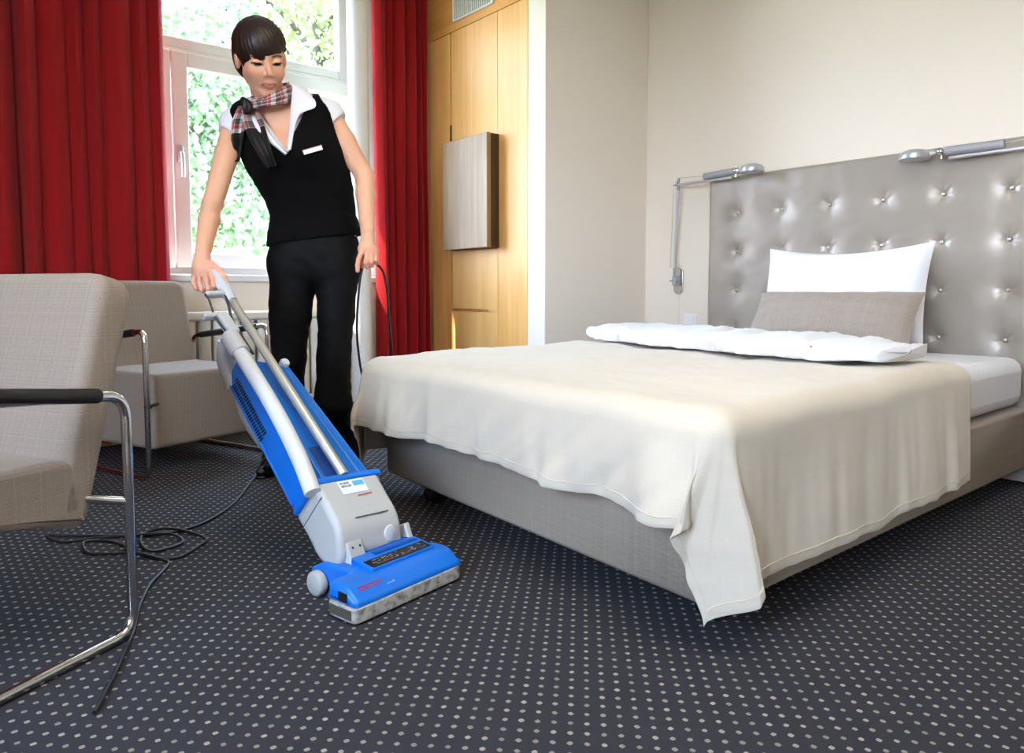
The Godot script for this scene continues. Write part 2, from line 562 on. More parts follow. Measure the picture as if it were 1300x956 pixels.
	obj("collar", pc, mat(Color(0.10, 0.09, 0.085), 0.6), hp)

	# curtains
	curtain("curtain", "wide red curtain gathered in deep folds left of the window", -0.55, 0.985, 0.03, 17, 31, 0.80, 0.97)
	curtain("curtain", "narrow red curtain drawn back beside the oak wardrobe", 2.09, 2.45, 0.03, 6, 32, 1.0, 1.0)
	var tr := thing("curtain_track", "white ceiling curtain track above the window", "curtain track", Vector3(0.9, YC - 0.02, ZW + 0.09))
	var tm := MB.new()
	tm.rbox(Vector3(0, 0, 0), Vector3(3.1, 0.035, 0.05), 0.006)
	obj("rail", tm, M.white_paint, tr)

	# light switch beside the headboard
	var sw := thing("light_switch", "white square wall switch left of the headboard", "switch", Vector3(XR, 0.555, -2.42))
	var s1 := MB.new(); s1.rbox(Vector3(-0.005, 0, 0), Vector3(0.01, 0.082, 0.082), 0.003); obj("plate", s1, M.white_paint, sw)
	s1 = MB.new(); s1.rbox(Vector3(-0.012, 0, 0), Vector3(0.008, 0.056, 0.056), 0.003, Basis(Vector3(0, 0, 1), 0.04)); obj("rocker", s1, M.white_paint, sw)

func frame_sash(w: Node, called: String, x0: float, x1: float, y0: float, y1: float, b: float, z: float) -> MeshInstance3D:
	var m := MB.new()
	for r in [[x0, x0 + b, y0, y1], [x1 - b, x1, y0, y1], [x0 + b, x1 - b, y0, y0 + b], [x0 + b, x1 - b, y1 - b, y1]]:
		m.rbox(Vector3((r[0] + r[1]) / 2, (r[2] + r[3]) / 2, z), Vector3(r[1] - r[0], r[3] - r[2], 0.06), 0.008)
	var o := obj(called, m, M.white_paint, w)
	obj("pane", box(Vector3(x0 + b - 0.006, y0 + b - 0.006, z - 0.004), Vector3(x1 - b + 0.006, y1 - b + 0.006, z + 0.004)), M.glass, o)
	return o

func curtain(called: String, label: String, x0: float, x1: float, ybot: float, folds: int, s: int, narrow_top: float, _k: float) -> void:
	var rng := RandomNumberGenerator.new(); rng.seed = s
	# fold positions are uneven; each fold is a deep S in plan
	var pos := [0.0]
	for i in folds: pos.append(pos[-1] + rng.randf_range(0.5, 1.9))
	var amp := []
	for i in folds + 1: amp.append(rng.randf_range(0.022, 0.044))
	var lean := []
	for i in folds + 1: lean.append(rng.randf_range(-0.3, 0.3))
	var total: float = pos[-1]
	var m := MB.new()
	var zc := ZW + 0.088 if x0 < 1.0 else ZW + 0.062
	var ytop := YC - 0.04
	var f := func(a: float, b: float) -> Vector3:
		# a along the width, b down -> up
		var q := a * total
		var k := 0
		while k < folds - 1 and pos[k + 1] < q: k += 1
		var t: float = (q - pos[k]) / (pos[k + 1] - pos[k])
		var low := 1.0 - b
		var A: float = lerpf(amp[k], amp[k + 1], t) * (0.75 + 0.35 * low) * (lerpf(2.0, 0.9, smoothstep(0.2, 0.6, lerpf(x0, x1, a))) if x0 < 1.0 else 0.9)
		var x := lerpf(x0, x1, a)
		# gathered at the top towards the fixed side
		x = lerpf(x, lerpf(x0, x0 + (x1 - x0) * lerpf(0.985, 1.0, narrow_top), a), b)
		x += (lean[k] * (1 - t) + lean[k + 1] * t) * 0.035 * low
		x += 0.010 * sin(TAU * t) * (0.5 + 0.5 * low)
		var z := zc + 0.035 * (1.0 - smoothstep(0.2, 0.6, x)) + A * (2.0 * pow(absf(sin(PI * t)), 0.5) - 1.0) + 0.008 * sin(b * 5.0 + k * 1.7)
		return Vector3(x, lerpf(ybot, ytop, b), z)
	m.sheet(folds * 24 + 1, 26, f, 0.0025)
	var o := obj(numbered(called), m, M.curtain)
	tag(o, label, "curtain")

# ---- the bed and what lies on it
const BX0 := 1.24
const BX1 := 3.14
const BZ0 := -2.25
const BZ1 := -0.835
const SPREAD_Y := 0.502

func bed() -> void:
	var b := thing("bed", "low upholstered bed with taupe woven base on black castors", "bed", Vector3((BX0 + BX1) / 2, 0, (BZ0 + BZ1) / 2))
	var off := -b.position
	# base: box whose foot end runs very slightly askew
	var m := MB.new()
	var poly := [Vector2(1.222, -BZ1), Vector2(BX1, -BZ1), Vector2(BX1, -BZ0), Vector2(1.290, -BZ0)]
	var T := Transform3D(Basis(Vector3(1, 0, 0), Vector3(0, 0, -1), Vector3(0, 1, 0)), off + Vector3(0, 0.184, 0))
	m.prism(poly, 0.216, 0.012, T)
	obj("base", m, M.base, b)
	for p in [[1.36, -2.06], [1.34, -0.93], [3.0, -2.1], [3.0, -0.95]]:
		castor(b, Vector3(p[0], 0, p[1]) + off)
	# mattress with fitted sheet
	var mt := thing("mattress", "white sheeted mattress lying on the taupe bed base", "mattress", Vector3((BX0 + BX1) / 2, 0.296, (BZ0 + BZ1) / 2))
	m = MB.new()
	m.rbox(Vector3(0.02, 0.09, 0), Vector3(1.86, 0.18, 1.375), 0.045)
	var nz := noise(71, 3.0, 3)
	for i in m.v.size():
		var p := m.v[i]
		m.v[i] = p + Vector3(0, 0.004 * nz.get_noise_3d(p.x * 3, p.y, p.z * 3), 0)
	obj("fitted_sheet", m, M.linen, mt)
	bedspread()
	duvet()
	pillows()

func castor(b: Node, at: Vector3) -> void:
	var c := Node3D.new(); c.name = "castor"; b.add_child(c, true); c.position = at
	for s in [-1, 1]:
		var w := MB.new()
		w.lathe(Vector3(0, 0.03, s * 0.016), [Vector2(0.001, -0.011), Vector2(0.024, -0.011), Vector2(0.03, -0.006), Vector2(0.03, 0.006), Vector2(0.024, 0.011), Vector2(0.001, 0.011)], 22, Basis(Vector3.RIGHT, PI / 2))
		obj("wheel", w, M.black, c)
	var h := MB.new()
	h.rbox(Vector3(0, 0.048, 0), Vector3(0.05, 0.03, 0.018), 0.006)
	h.lathe(Vector3(0, 0.055, 0), [Vector2(0.011, 0), Vector2(0.011, 0.022)], 12)
	obj("housing", h, M.black, c)

func fall(d: float, R: float) -> Vector2:
	# how far out and how far down the cloth is, d past the edge
	if d <= 0.0: return Vector2.ZERO
	var q := R * PI / 2
	if d < q: return Vector2(R * sin(d / R), -R * (1 - cos(d / R)))
	return Vector2(R, -R - (d - q))

func bedspread() -> void:
	# flat measures of the cloth: from the foot hem to the head edge, and over both sides
	var R := 0.055
	var nz := noise(81, 1.0, 3)
	var nf := noise(82, 1.0, 2)
	var foot := 0.262; var side := 0.385
	var x0 := 1.225; var x1 := 2.42
	var z0 := -2.235; var z1 := -0.85
	# fold of the cloth that hangs free at a corner: [angle, out past the foot, out past the side]
	var fold := [[0, 0.0, 0.0], [12, 0.035, -0.02], [25, 0.03, -0.055], [43, 0.01, -0.055], [57, 0.0, -0.03], [69, -0.035, 0.03], [77, -0.04, 0.03], [84, -0.015, 0.008], [90, 0.0, 0.0]]
	var f := func(a: float, b: float) -> Vector3:
		var sx := lerpf(-foot, x1 - x0, a)         # < 0 : hangs over the foot
		var sz := lerpf(-side, (z1 - z0) + side, 1.0 - b)  # < 0 or > width : hangs over a side
		var o := -sx
		var zz := sz
		var s := 0.0
		var dir := 1.0
		if sz < 0: s = -sz; zz = 0.0; dir = -1.0
		elif sz > z1 - z0: s = sz - (z1 - z0); zz = z1 - z0
		var skew := lerpf(0.045, -0.005, clampf(zz / (z1 - z0), 0, 1))
		var p := Vector3(x0 + skew * clampf(1.0 - maxf(sx, 0.0) / 0.6, 0, 1) + maxf(sx, 0.0), SPREAD_Y, z0 + zz)
		# soft hills of the bedding below
		var w := 0.010 * nz.get_noise_2d(p.x * 2.2, p.z * 2.2) + 0.004 * nz.get_noise_2d(p.x * 7, p.z * 7 + 30)
		p.y += w - 0.01 * smoothstep(0.5, 0.0, maxf(sx, 0.0))
		if o <= 0 and s <= 0:
			return p
		if o > 0 and s > 0:
			var r := sqrt(o * o + s * s)
			var ang := rad_to_deg(atan2(s, o))
			var h := fall(r, R)
			var fo := Vector2.ZERO
			for k in fold.size() - 1:
				if ang >= fold[k][0] and ang <= fold[k + 1][0]:
					var t: float = (ang - fold[k][0]) / float(fold[k + 1][0] - fold[k][0])
					t = t * t * (3 - 2 * t)
					fo = Vector2(lerpf(fold[k][1], fold[k + 1][1], t), lerpf(fold[k][2], fold[k + 1][2], t))
			var g := smoothstep(0.02, 0.30, r) * (r / 0.33)
			var ru := deg_to_rad(ang)
			var fl := foot_bulge(nf, p.z, r) * cos(ru) * cos(ru)
			var sb := side_bulge(nf, p.x, r) * sin(ru) * sin(ru)
			var fa := 0.36 * minf(r, 0.21) if dir < 0 else 0.0
			p.x -= cos(ru) * h.x + fo.x * g + fl + 0.5 * fa * cos(ru)
			p.z += dir * (sin(ru) * h.x + fo.y * g + sb + fa * sin(ru))
			p.y += h.y
			p.y = maxf(p.y, 0.008)
			return p
		if o > 0:
			var h := fall(o, R)
			p.x -= h.x + foot_bulge(nf, p.z, o) + 0.18 * o * exp(-pow((p.z - z0) / 0.22, 2.0))
			p.y += h.y + 0.012 * nf.get_noise_1d(p.z * 2.5) * smoothstep(0.05, 0.25, o)
			return p
		var h2 := fall(s, R)
		p.z += dir * (h2.x + side_bulge(nf, p.x, s) + (0.36 * minf(s, 0.21) * (1.0 - smoothstep(0.1, 0.8, sx)) if dir < 0 else 0.0))
		p.y += h2.y + 0.015 * nf.get_noise_1d(p.x * 1.5 + 9) * smoothstep(0.05, 0.3, s)
		return p
	var m := MB.new()
	m.sheet(150, 190, f, 0.0035)
	var o := thing("bedspread", "cream bedspread draped over the bed foot with a corner hanging low", "bedspread", Vector3(1.8, SPREAD_Y, -1.54))
	for i in m.v.size(): m.v[i] -= o.position
	obj("cloth", m, M.spread, o)
	# stitched hem line, a thin raised thread two centimetres in from each hanging edge
	var th := MB.new()
	var ea := 0.022 / (foot + x1 - x0)
	var eb := 0.022 / (z1 - z0 + 2 * side)
	var line := []
	for k in 60: line.append([1.0 - ea - (1.0 - 2 * ea) * k / 60.0, eb])
	for k in 160: line.append([ea, eb + (1.0 - 2 * eb) * k / 160.0])
	for k in 61: line.append([ea + (1.0 - 2 * ea) * k / 60.0, 1.0 - eb])
	var pts := []
	for q in line:
		var c: Vector3 = f.call(q[0], q[1])
		var da: Vector3 = f.call(q[0] + 0.002, q[1]) - c
		var db: Vector3 = f.call(q[0], q[1] + 0.002) - c
		pts.append(c + da.cross(db).normalized() * 0.0004 - o.position)
	th.tube(pts, 0.0013, 6)
	obj("hem_stitching", th, M.spread, o)

func foot_bulge(n: FastNoiseLite, z: float, d: float) -> float:
	return smoothstep(0.03, 0.26, d) * (0.012 + 0.035 * exp(-pow((z + 0.93) / 0.07, 2.0)) + 0.020 * n.get_noise_2d(z * 3.2, d * 0.7) + 0.012 * n.get_noise_2d(z * 9.0, 5.0 + d) + 0.012 * n.get_noise_2d(z * 7.0 + d * 9.0, 9.0))

func side_bulge(n: FastNoiseLite, x: float, d: float) -> float:
	return smoothstep(0.03, 0.36, d) * (0.012 + 0.016 * n.get_noise_2d(x * 2.6 + 20, d * 0.5) + 0.009 * n.get_noise_2d(x * 8.0 + 50, d))

func duvet() -> void:
	# the turned-back strip of the white duvet, lying across the bed on the bedspread's head edge
	var nz := noise(91, 1.0, 3)
	var o := thing("duvet", "white duvet turned back in a strip across the bed below the cushions", "duvet", Vector3(2.42, 0.510, -1.55))
	var m := MB.new()
	var f := func(a: float, b: float) -> Vector3:
		# a along the bed's width, b round the roll
		var ang := TAU * b
		var e := pow(sin(PI * clampf(a, 0.0, 1.0)), 0.12)
		var wx := lerpf(0.24, 0.23, a) * e
		var hy := (0.034 + 0.010 * nz.get_noise_1d(a * 9)) * e
		var z := lerpf(-0.74, 0.655, a)
		var x := lerpf(0.04, -0.20, a) + 0.02 * nz.get_noise_1d(a * 5 + 4)
		var cx := cos(ang); var sy := sin(ang)
		var p := Vector3(x + wx * signf(cx) * pow(absf(cx), 0.75), 0.030 + hy * (pow(absf(sy), 0.7) if sy > 0 else -0.95 * pow(absf(sy), 0.25)), z)
		var wr := 0.014 * nz.get_noise_2d(a * 14, b * 6) + 0.004 * nz.get_noise_2d(a * 40, b * 10 + 40)
		p.y = maxf(p.y + wr * (1.0 if sy > 0 else 0.1), 0.004)
		p.x += 1.5 * wr * absf(cx)
		return p
	m.grid(120, 40, func(a, b): return f.call(a, 1.0 - b), true)
	obj("fold", m, M.linen, o)

func cushion_mesh(w: float, h: float, t: float, s: int, sag: float) -> MB:
	# pillow standing in the x-y plane, thickness along z, corners drawn out
	var nz := noise(s, 1.0, 3)
	var m := MB.new()
	for side in [1, -1]:
		var f := func(a: float, b: float) -> Vector3:
			var x := a * 2 - 1; var y := b * 2 - 1
			var px := x * w / 2 * (1.0 - 0.05 * (1 - x * x) * y * y - 0.045 * (1 - y * y))
			var py := y * h / 2 * (1.0 - 0.09 * (1 - x * x))
			var k := pow(maxf(0.0, (1 - x * x)), 0.42) * pow(maxf(0.0, (1 - y * y)), 0.42)
			var wr := 0.10 * nz.get_noise_2d(x * 2.4, y * 2.4 + side) + 0.06 * nz.get_noise_2d(x * 7, y * 5 + 9 * side)
			if y > 0: py -= sag * (1 - x * x) * y
			return Vector3(px, py, side * t / 2 * k * (1.0 + wr))
		if side > 0: m.grid(44, 32, f)
		else: m.grid(44, 32, func(a, b): return f.call(1.0 - a, b))
	return m

func pillows() -> void:
	var p := thing("pillow", "large white pillow leaning against the grey headboard", "pillow", Vector3(3.0, 0.48, -1.475))
	var m := cushion_mesh(0.69, 0.415, 0.19, 101, 0.018)
	var o := obj("pillowcase", m, M.linen, p)
	o.transform = Transform3D(Basis(Vector3.UP, -PI / 2) * Basis(Vector3.RIGHT, -0.18), Vector3(-0.02, 0.224, 0))
	p = thing("cushion", "taupe rectangular cushion in front of the white pillow", "cushion", Vector3(2.75, 0.48, -1.405))
	m = cushion_mesh(0.655, 0.25, 0.15, 103, 0.0)
	o = obj("cushion_cover", m, M.cushion, p)
	o.transform = Transform3D(Basis(Vector3.UP, -PI / 2) * Basis(Vector3.RIGHT, -0.55), Vector3(0.0, 0.128, 0))

func headboard() -> void:
	var z0 := -2.262; var z1 := -0.775
	var x := 3.165
	var ytop := 1.285; var y0 := 0.012
	var rows := [1.100, 0.911, 0.722, 0.533]
	var cols := []
	for c in 6: cols.append(-2.098 + c * 0.2325)
	var h := thing("headboard", "grey satin headboard with rows of deep silver buttons", "headboard", Vector3(x, 0, (z0 + z1) / 2))
	var off := -h.position
	var nz := noise(111, 1.0, 2)
	var m := MB.new()
	var pads := []
	for r in rows:
		for c in cols: pads.append(Vector2(c, r))
	var f := func(a: float, b: float) -> Vector3:
		var z := lerpf(z0, z1, a); var y := lerpf(y0, ytop, b)
		var e := minf(minf(z - z0, z1 - z), ytop - y)
		var d := 0.0
		if e < 0.02: d = 0.02 - sqrt(maxf(0.0, 0.0004 - (0.02 - e) * (0.02 - e)))
		var q := Vector2(z, y)
		for p: Vector2 in pads:
			var v := q - p
			var l := v.length()
			if l < 0.13:
				var ang := atan2(v.y, v.x)
				# pit at the button with short pulled creases round it
				var crease := 0.0010 * sin(ang * 7 + p.x * 40 + p.y * 17) * exp(-pow((l - 0.022) / 0.016, 2.0))
				d += 0.021 * exp(-l / 0.017) + 0.006 * exp(-l * l / (2 * 0.042 * 0.042)) + crease
		d += 0.0016 * nz.get_noise_2d(z * 7, y * 7)
		return Vector3(x + d, y, z) + off
	# seen from the room (-x): d/dz x d/dy points to -x
	m.grid(330, 210, f)
	# back and rim
	m.rbox(Vector3(x + 0.052, (y0 + ytop) / 2, (z0 + z1) / 2) + off, Vector3(0.062, ytop - y0 - 0.002, z1 - z0 - 0.002), 0.004)
	obj("padding", m, M.satin, h)
	var bt := MB.new()
	bt.lathe(Vector3.ZERO, [Vector2(0.0095, -0.004), Vector2(0.0095, 0.001), Vector2(0.0082, 0.0045), Vector2(0.005, 0.0065), Vector2(0.0001, 0.0075)], 18, Basis(Vector3(0, 0, 1), PI / 2))
	var bm := bt.mesh()
	for p: Vector2 in pads:
		var b := obj("button", bm, M.stud, h)
		b.position = Vector3(x + 0.019, p.y, p.x) + off

func reading_lamp(label: String, at: Vector3, s: float, elbow: Vector3, reach: Vector3) -> void:
	# swing-arm lamp on a wall plate; s = +1 arm points to +z
	var l := thing("reading_lamp", label, "lamp", at, 0.0, "reading lamps at the headboard")
	var m := MB.new()
	var oval := []
	for k in 28:
		var a := TAU * k / 28
		oval.append(Vector2(0.031 * cos(a), (0.045 if absf(sin(a)) > 0.01 else 0.0) * signf(sin(a)) + 0.026 * sin(a)))
	m.prism(oval, 0.012, 0.003, Transform3D(Basis(Vector3.UP, PI / 2), Vector3(-0.006, 0, 0)))
	obj("wall_plate", m, M.chrome, l)
	m = MB.new()
	m.rbox(Vector3(-0.03, 0, 0), Vector3(0.04, 0.05, 0.026), 0.006)
	m.tube([Vector3(-0.045, 0.0, -0.03), Vector3(-0.045, 0.0, 0.03)], 0.004, 10)
	m.tube([Vector3(-0.045, -0.02, 0), Vector3(-0.045, 0.07, 0)], 0.007, 12)
	obj("bracket", m, M.silver_dark, l)
	m = MB.new()
	var a0 := Vector3(-0.045, 0.07, 0)
	m.tube([a0, elbow], 0.0075, 12)
	m.tube([a0 + Vector3(-0.012, 0.0, -0.018), elbow + Vector3(-0.012, -0.02, -0.02)], 0.0018, 6)
	obj("lower_arm", m, M.silver, l)
	m = MB.new()
	m.tube([elbow + Vector3(0, -0.03, 0), elbow + Vector3(0, 0.012, -0.002 * s), elbow + Vector3(0, 0.034, 0.004 * s)], [0.0085, 0.0095, 0.006], 12)
	m.tube([elbow + Vector3(0, 0.0, -0.03), elbow + Vector3(0, 0.0, 0.02)], 0.0045, 8)
	obj("elbow_joint", m, M.silver_dark, l)
	var dir := (reach - elbow).normalized()
	var e1 := elbow + Vector3(0, 0.0, 0)
	m = MB.new()
	m.tube([e1, reach - dir * 0.12 + Vector3(0, -0.01, 0)], 0.0075, 12)
	m.tube([e1 + Vector3(0, 0.034, 0), reach - dir * 0.29 + Vector3(0, 0.022, 0)], 0.0018, 6)
	obj("upper_arm", m, M.silver, l)
	var h0 := reach - dir * 0.30 + Vector3(0, 0.018, 0)
	var h1 := reach - dir * 0.105 + Vector3(0, 0.018, 0)
	m = MB.new()
	m.tube([h0, h0 + dir * 0.003, h1 - dir * 0.003, h1], [0.015, 0.0175, 0.0175, 0.015], 18)
	obj("grip", m, M.silver_dark, l)
	m = MB.new()
	m.tube([h1 - dir * 0.004, h1 + dir * 0.006, h1 + dir * 0.012, h1 + dir * 0.02, h1 + dir * 0.03], [0.008, 0.017, 0.018, 0.017, 0.008], 16)
	m.tube([h1 + dir * 0.01 + Vector3(0, -0.028, 0), h1 + dir * 0.01 + Vector3(0, 0.02, 0)], 0.006, 10)
	obj("swivel", m, M.chrome, l)
	var hc := reach + Vector3(0, 0.012, 0)
	m = MB.new()
	m.tube([h1 + dir * 0.02, hc], [0.008, 0.012], 12)
	m.lathe(hc, [Vector2(0.050, -0.012), Vector2(0.0545, -0.014), Vector2(0.056, -0.009), Vector2(0.055, 0.006), Vector2(0.047, 0.018), Vector2(0.026, 0.026), Vector2(0.0001, 0.028)], 32)
	obj("shade", m, M.silver, l)
	m = MB.new()
	m.lathe(hc, [Vector2(0.0001, -0.0125), Vector2(0.051, -0.0122)], 28, Basis(Vector3.RIGHT, 0.0))
	obj("diffuser", m, mat(Color(0.85, 0.86, 0.88), 0.3), l)

func cable_down(l: Vector3) -> void:
	var o := thing("lamp_cable", "thin pale cable running down the wall from the left reading lamp", "cable", l)
	var m := MB.new()
	m.tube([Vector3(-0.003, -0.07, 0.0), Vector3(-0.003, -0.45, 0.0)], 0.0025, 8)
	obj("cord", m, M.wall, o)

func bedside() -> void:
	var t := thing("bedside_table", "small pale wooden bedside table standing right of the bed", "table", Vector3(2.95, 0, -0.50))
	var m := MB.new()
	m.rbox(Vector3(0, 0.50, 0), Vector3(0.40, 0.03, 0.42), 0.004)
	obj("table_top", m, M.oak_pale, t)
	m = MB.new()
	m.rbox(Vector3(0, 0.44, 0), Vector3(0.34, 0.09, 0.36), 0.003)
	obj("apron", m, M.oak_pale, t)
	for sx in [-1, 1]:
		for sz in [-1, 1]:
			var g := MB.new()
			g.tube([Vector3(sx * 0.185, 0, sz * 0.228), Vector3(sx * 0.16, 0.485, sz * 0.18)], [0.013, 0.018], 4, true, 1.0, Vector3(1, 0, 1))
			obj("leg", g, M.oak_pale, t)

# ---- armchairs on tubular steel sled frames
func round_poly(pts: Array, r, per := 5) -> Array:
	var out := []
	var n := pts.size()
	for i in n:
		var a: Vector2 = pts[(i + n - 1) % n]; var b: Vector2 = pts[i]; var c: Vector2 = pts[(i + 1) % n]
		var rr: float = r[i] if r is Array else r
		rr = minf(rr, minf(a.distance_to(b), b.distance_to(c)) * 0.48)
		var p := b + (a - b).normalized() * rr; var q := b + (c - b).normalized() * rr
		for k in per + 1:
			var t := float(k) / per
			out.append(p.lerp(b, t).lerp(b.lerp(q, t), t))
	return out

func armchair(label: String, at: Vector3, turn: float, L: float, hw: float, seat_poly: Array, lean: float) -> void:
	# local axes: x across, z towards the chair's front, origin on the floor between the rear legs
	var c := thing("armchair", label, "armchair", at, turn, "taupe armchairs on chrome frames")
	var uw := hw - 0.052
	# seat: side profile pushed across
	var m := MB.new()
	var T := Transform3D(Basis(Vector3(0, 0, 1), Vector3(0, 1, 0), Vector3(-1, 0, 0)), Vector3.ZERO)
	m.prism(round_poly(seat_poly, 0.022), uw * 2, 0.016, T)
	obj("seat", m, M.chair, c)
	# backrest: front outline with rounded upper corners, pushed through its thickness and leaned back
	m = MB.new()
	var bh := 0.525
	var out := round_poly([Vector2(-uw, 0), Vector2(uw, 0), Vector2(uw, bh), Vector2(-uw, bh)], [0.04, 0.04, 0.06, 0.06])
	var B := Basis(Vector3.RIGHT, -lean)
	m.prism(out, 0.088, 0.026, Transform3D(B, Vector3(0, 0.245, 0.093)), 4)
	obj("backrest", m, M.chair, c)
	var yf := 0.572; var yr := 0.508
	for s in [-1, 1]:
		var x: float = s * hw
		var r := 0.0105
		var p := bend([Vector3(x, yr + 0.02, 0.25), Vector3(x, yr - 0.001, 0.0), Vector3(x, r, 0.0), Vector3(x, r, L), Vector3(x, yf, L), Vector3(x, yr + 0.02, 0.25)], 0.05, 7)
		m = MB.new()
		m.tube(p, r, 14, false)
		var fr := obj("side_frame", m, M.chrome, c)
		m = MB.new()
		var a0 := Vector3(x, yr + 0.005, 0.06); var a1 := Vector3(x, lerpf(yr + 0.02, yf, (L - 0.06 - 0.25) / (L - 0.25)), L - 0.065)
		m.tube([a0, a0.lerp(a1, 0.01), a0.lerp(a1, 0.4) + Vector3(0, 0.0, 0), a0.lerp(a1, 0.99), a1], [0.012, 0.0148, 0.0148, 0.0148, 0.012], 16)
		obj("arm_pad", m, M.black_rubber, fr)
		m = MB.new()
		m.tube([Vector3(x, 0.288, 0.002), Vector3(s * (uw - 0.03), 0.305, 0.075)], 0.008, 10)
		obj("bracket", m, M.chrome, c)
		m = MB.new()
		m.tube([Vector3(x, 0.285, L), Vector3(s * (uw - 0.02), 0.285, L - 0.04)], 0.006, 10)
		obj("bracket", m, M.black, c)
		m = MB.new()
		m.lathe(Vector3(x, 0.285, L), [Vector2(0.001, -0.008), Vector2(0.009, -0.008), Vector2(0.009, 0.014), Vector2(0.001, 0.014)], 12, Basis(Vector3(0, 0, 1), PI / 2 * s))
		obj("bolt", m, M.black, c)

func chairs() -> void:
	var th := deg_to_rad(-61.0)
	var lx := Vector3(cos(th), 0, -sin(th))
	var leg := on_y(170, 800, 0.012)
	var o1 := leg - lx * 0.29
	o1.y = 0
	armchair("taupe armchair with its back to the other armchair, cable coil behind it", o1, th, 0.52, 0.29,
		[Vector2(0.05, 0.245), Vector2(0.24, 0.285), Vector2(0.56, 0.27), Vector2(0.57, 0.40), Vector2(0.13, 0.392), Vector2(0.075, 0.385)], 0.27)
	th = deg_to_rad(19.6)
	lx = Vector3(cos(th), 0, -sin(th))
	var lz := Vector3(sin(th), 0, cos(th))
	leg = on_y(190, 608, 0.012)
	var o2 := leg + lx * 0.2857 - lz * 0.52
	o2.y = 0
	armchair("taupe armchair with a deep box seat standing by the radiator", o2, th, 0.52, 0.2857,
		[Vector2(0.0, 0.10), Vector2(0.475, 0.105), Vector2(0.495, 0.40), Vector2(0.10, 0.405), Vector2(0.03, 0.38)], 0.2)

# ---- the upright vacuum cleaner
func print_mesh(rects: Array) -> MB:
	# flat printed marks as very thin plates in x-y
	var m := MB.new()
	for r in rects: m.rbox(Vector3(r[0], r[1], 0), Vector3(r[2], r[3], 0.0006), 0)
	return m

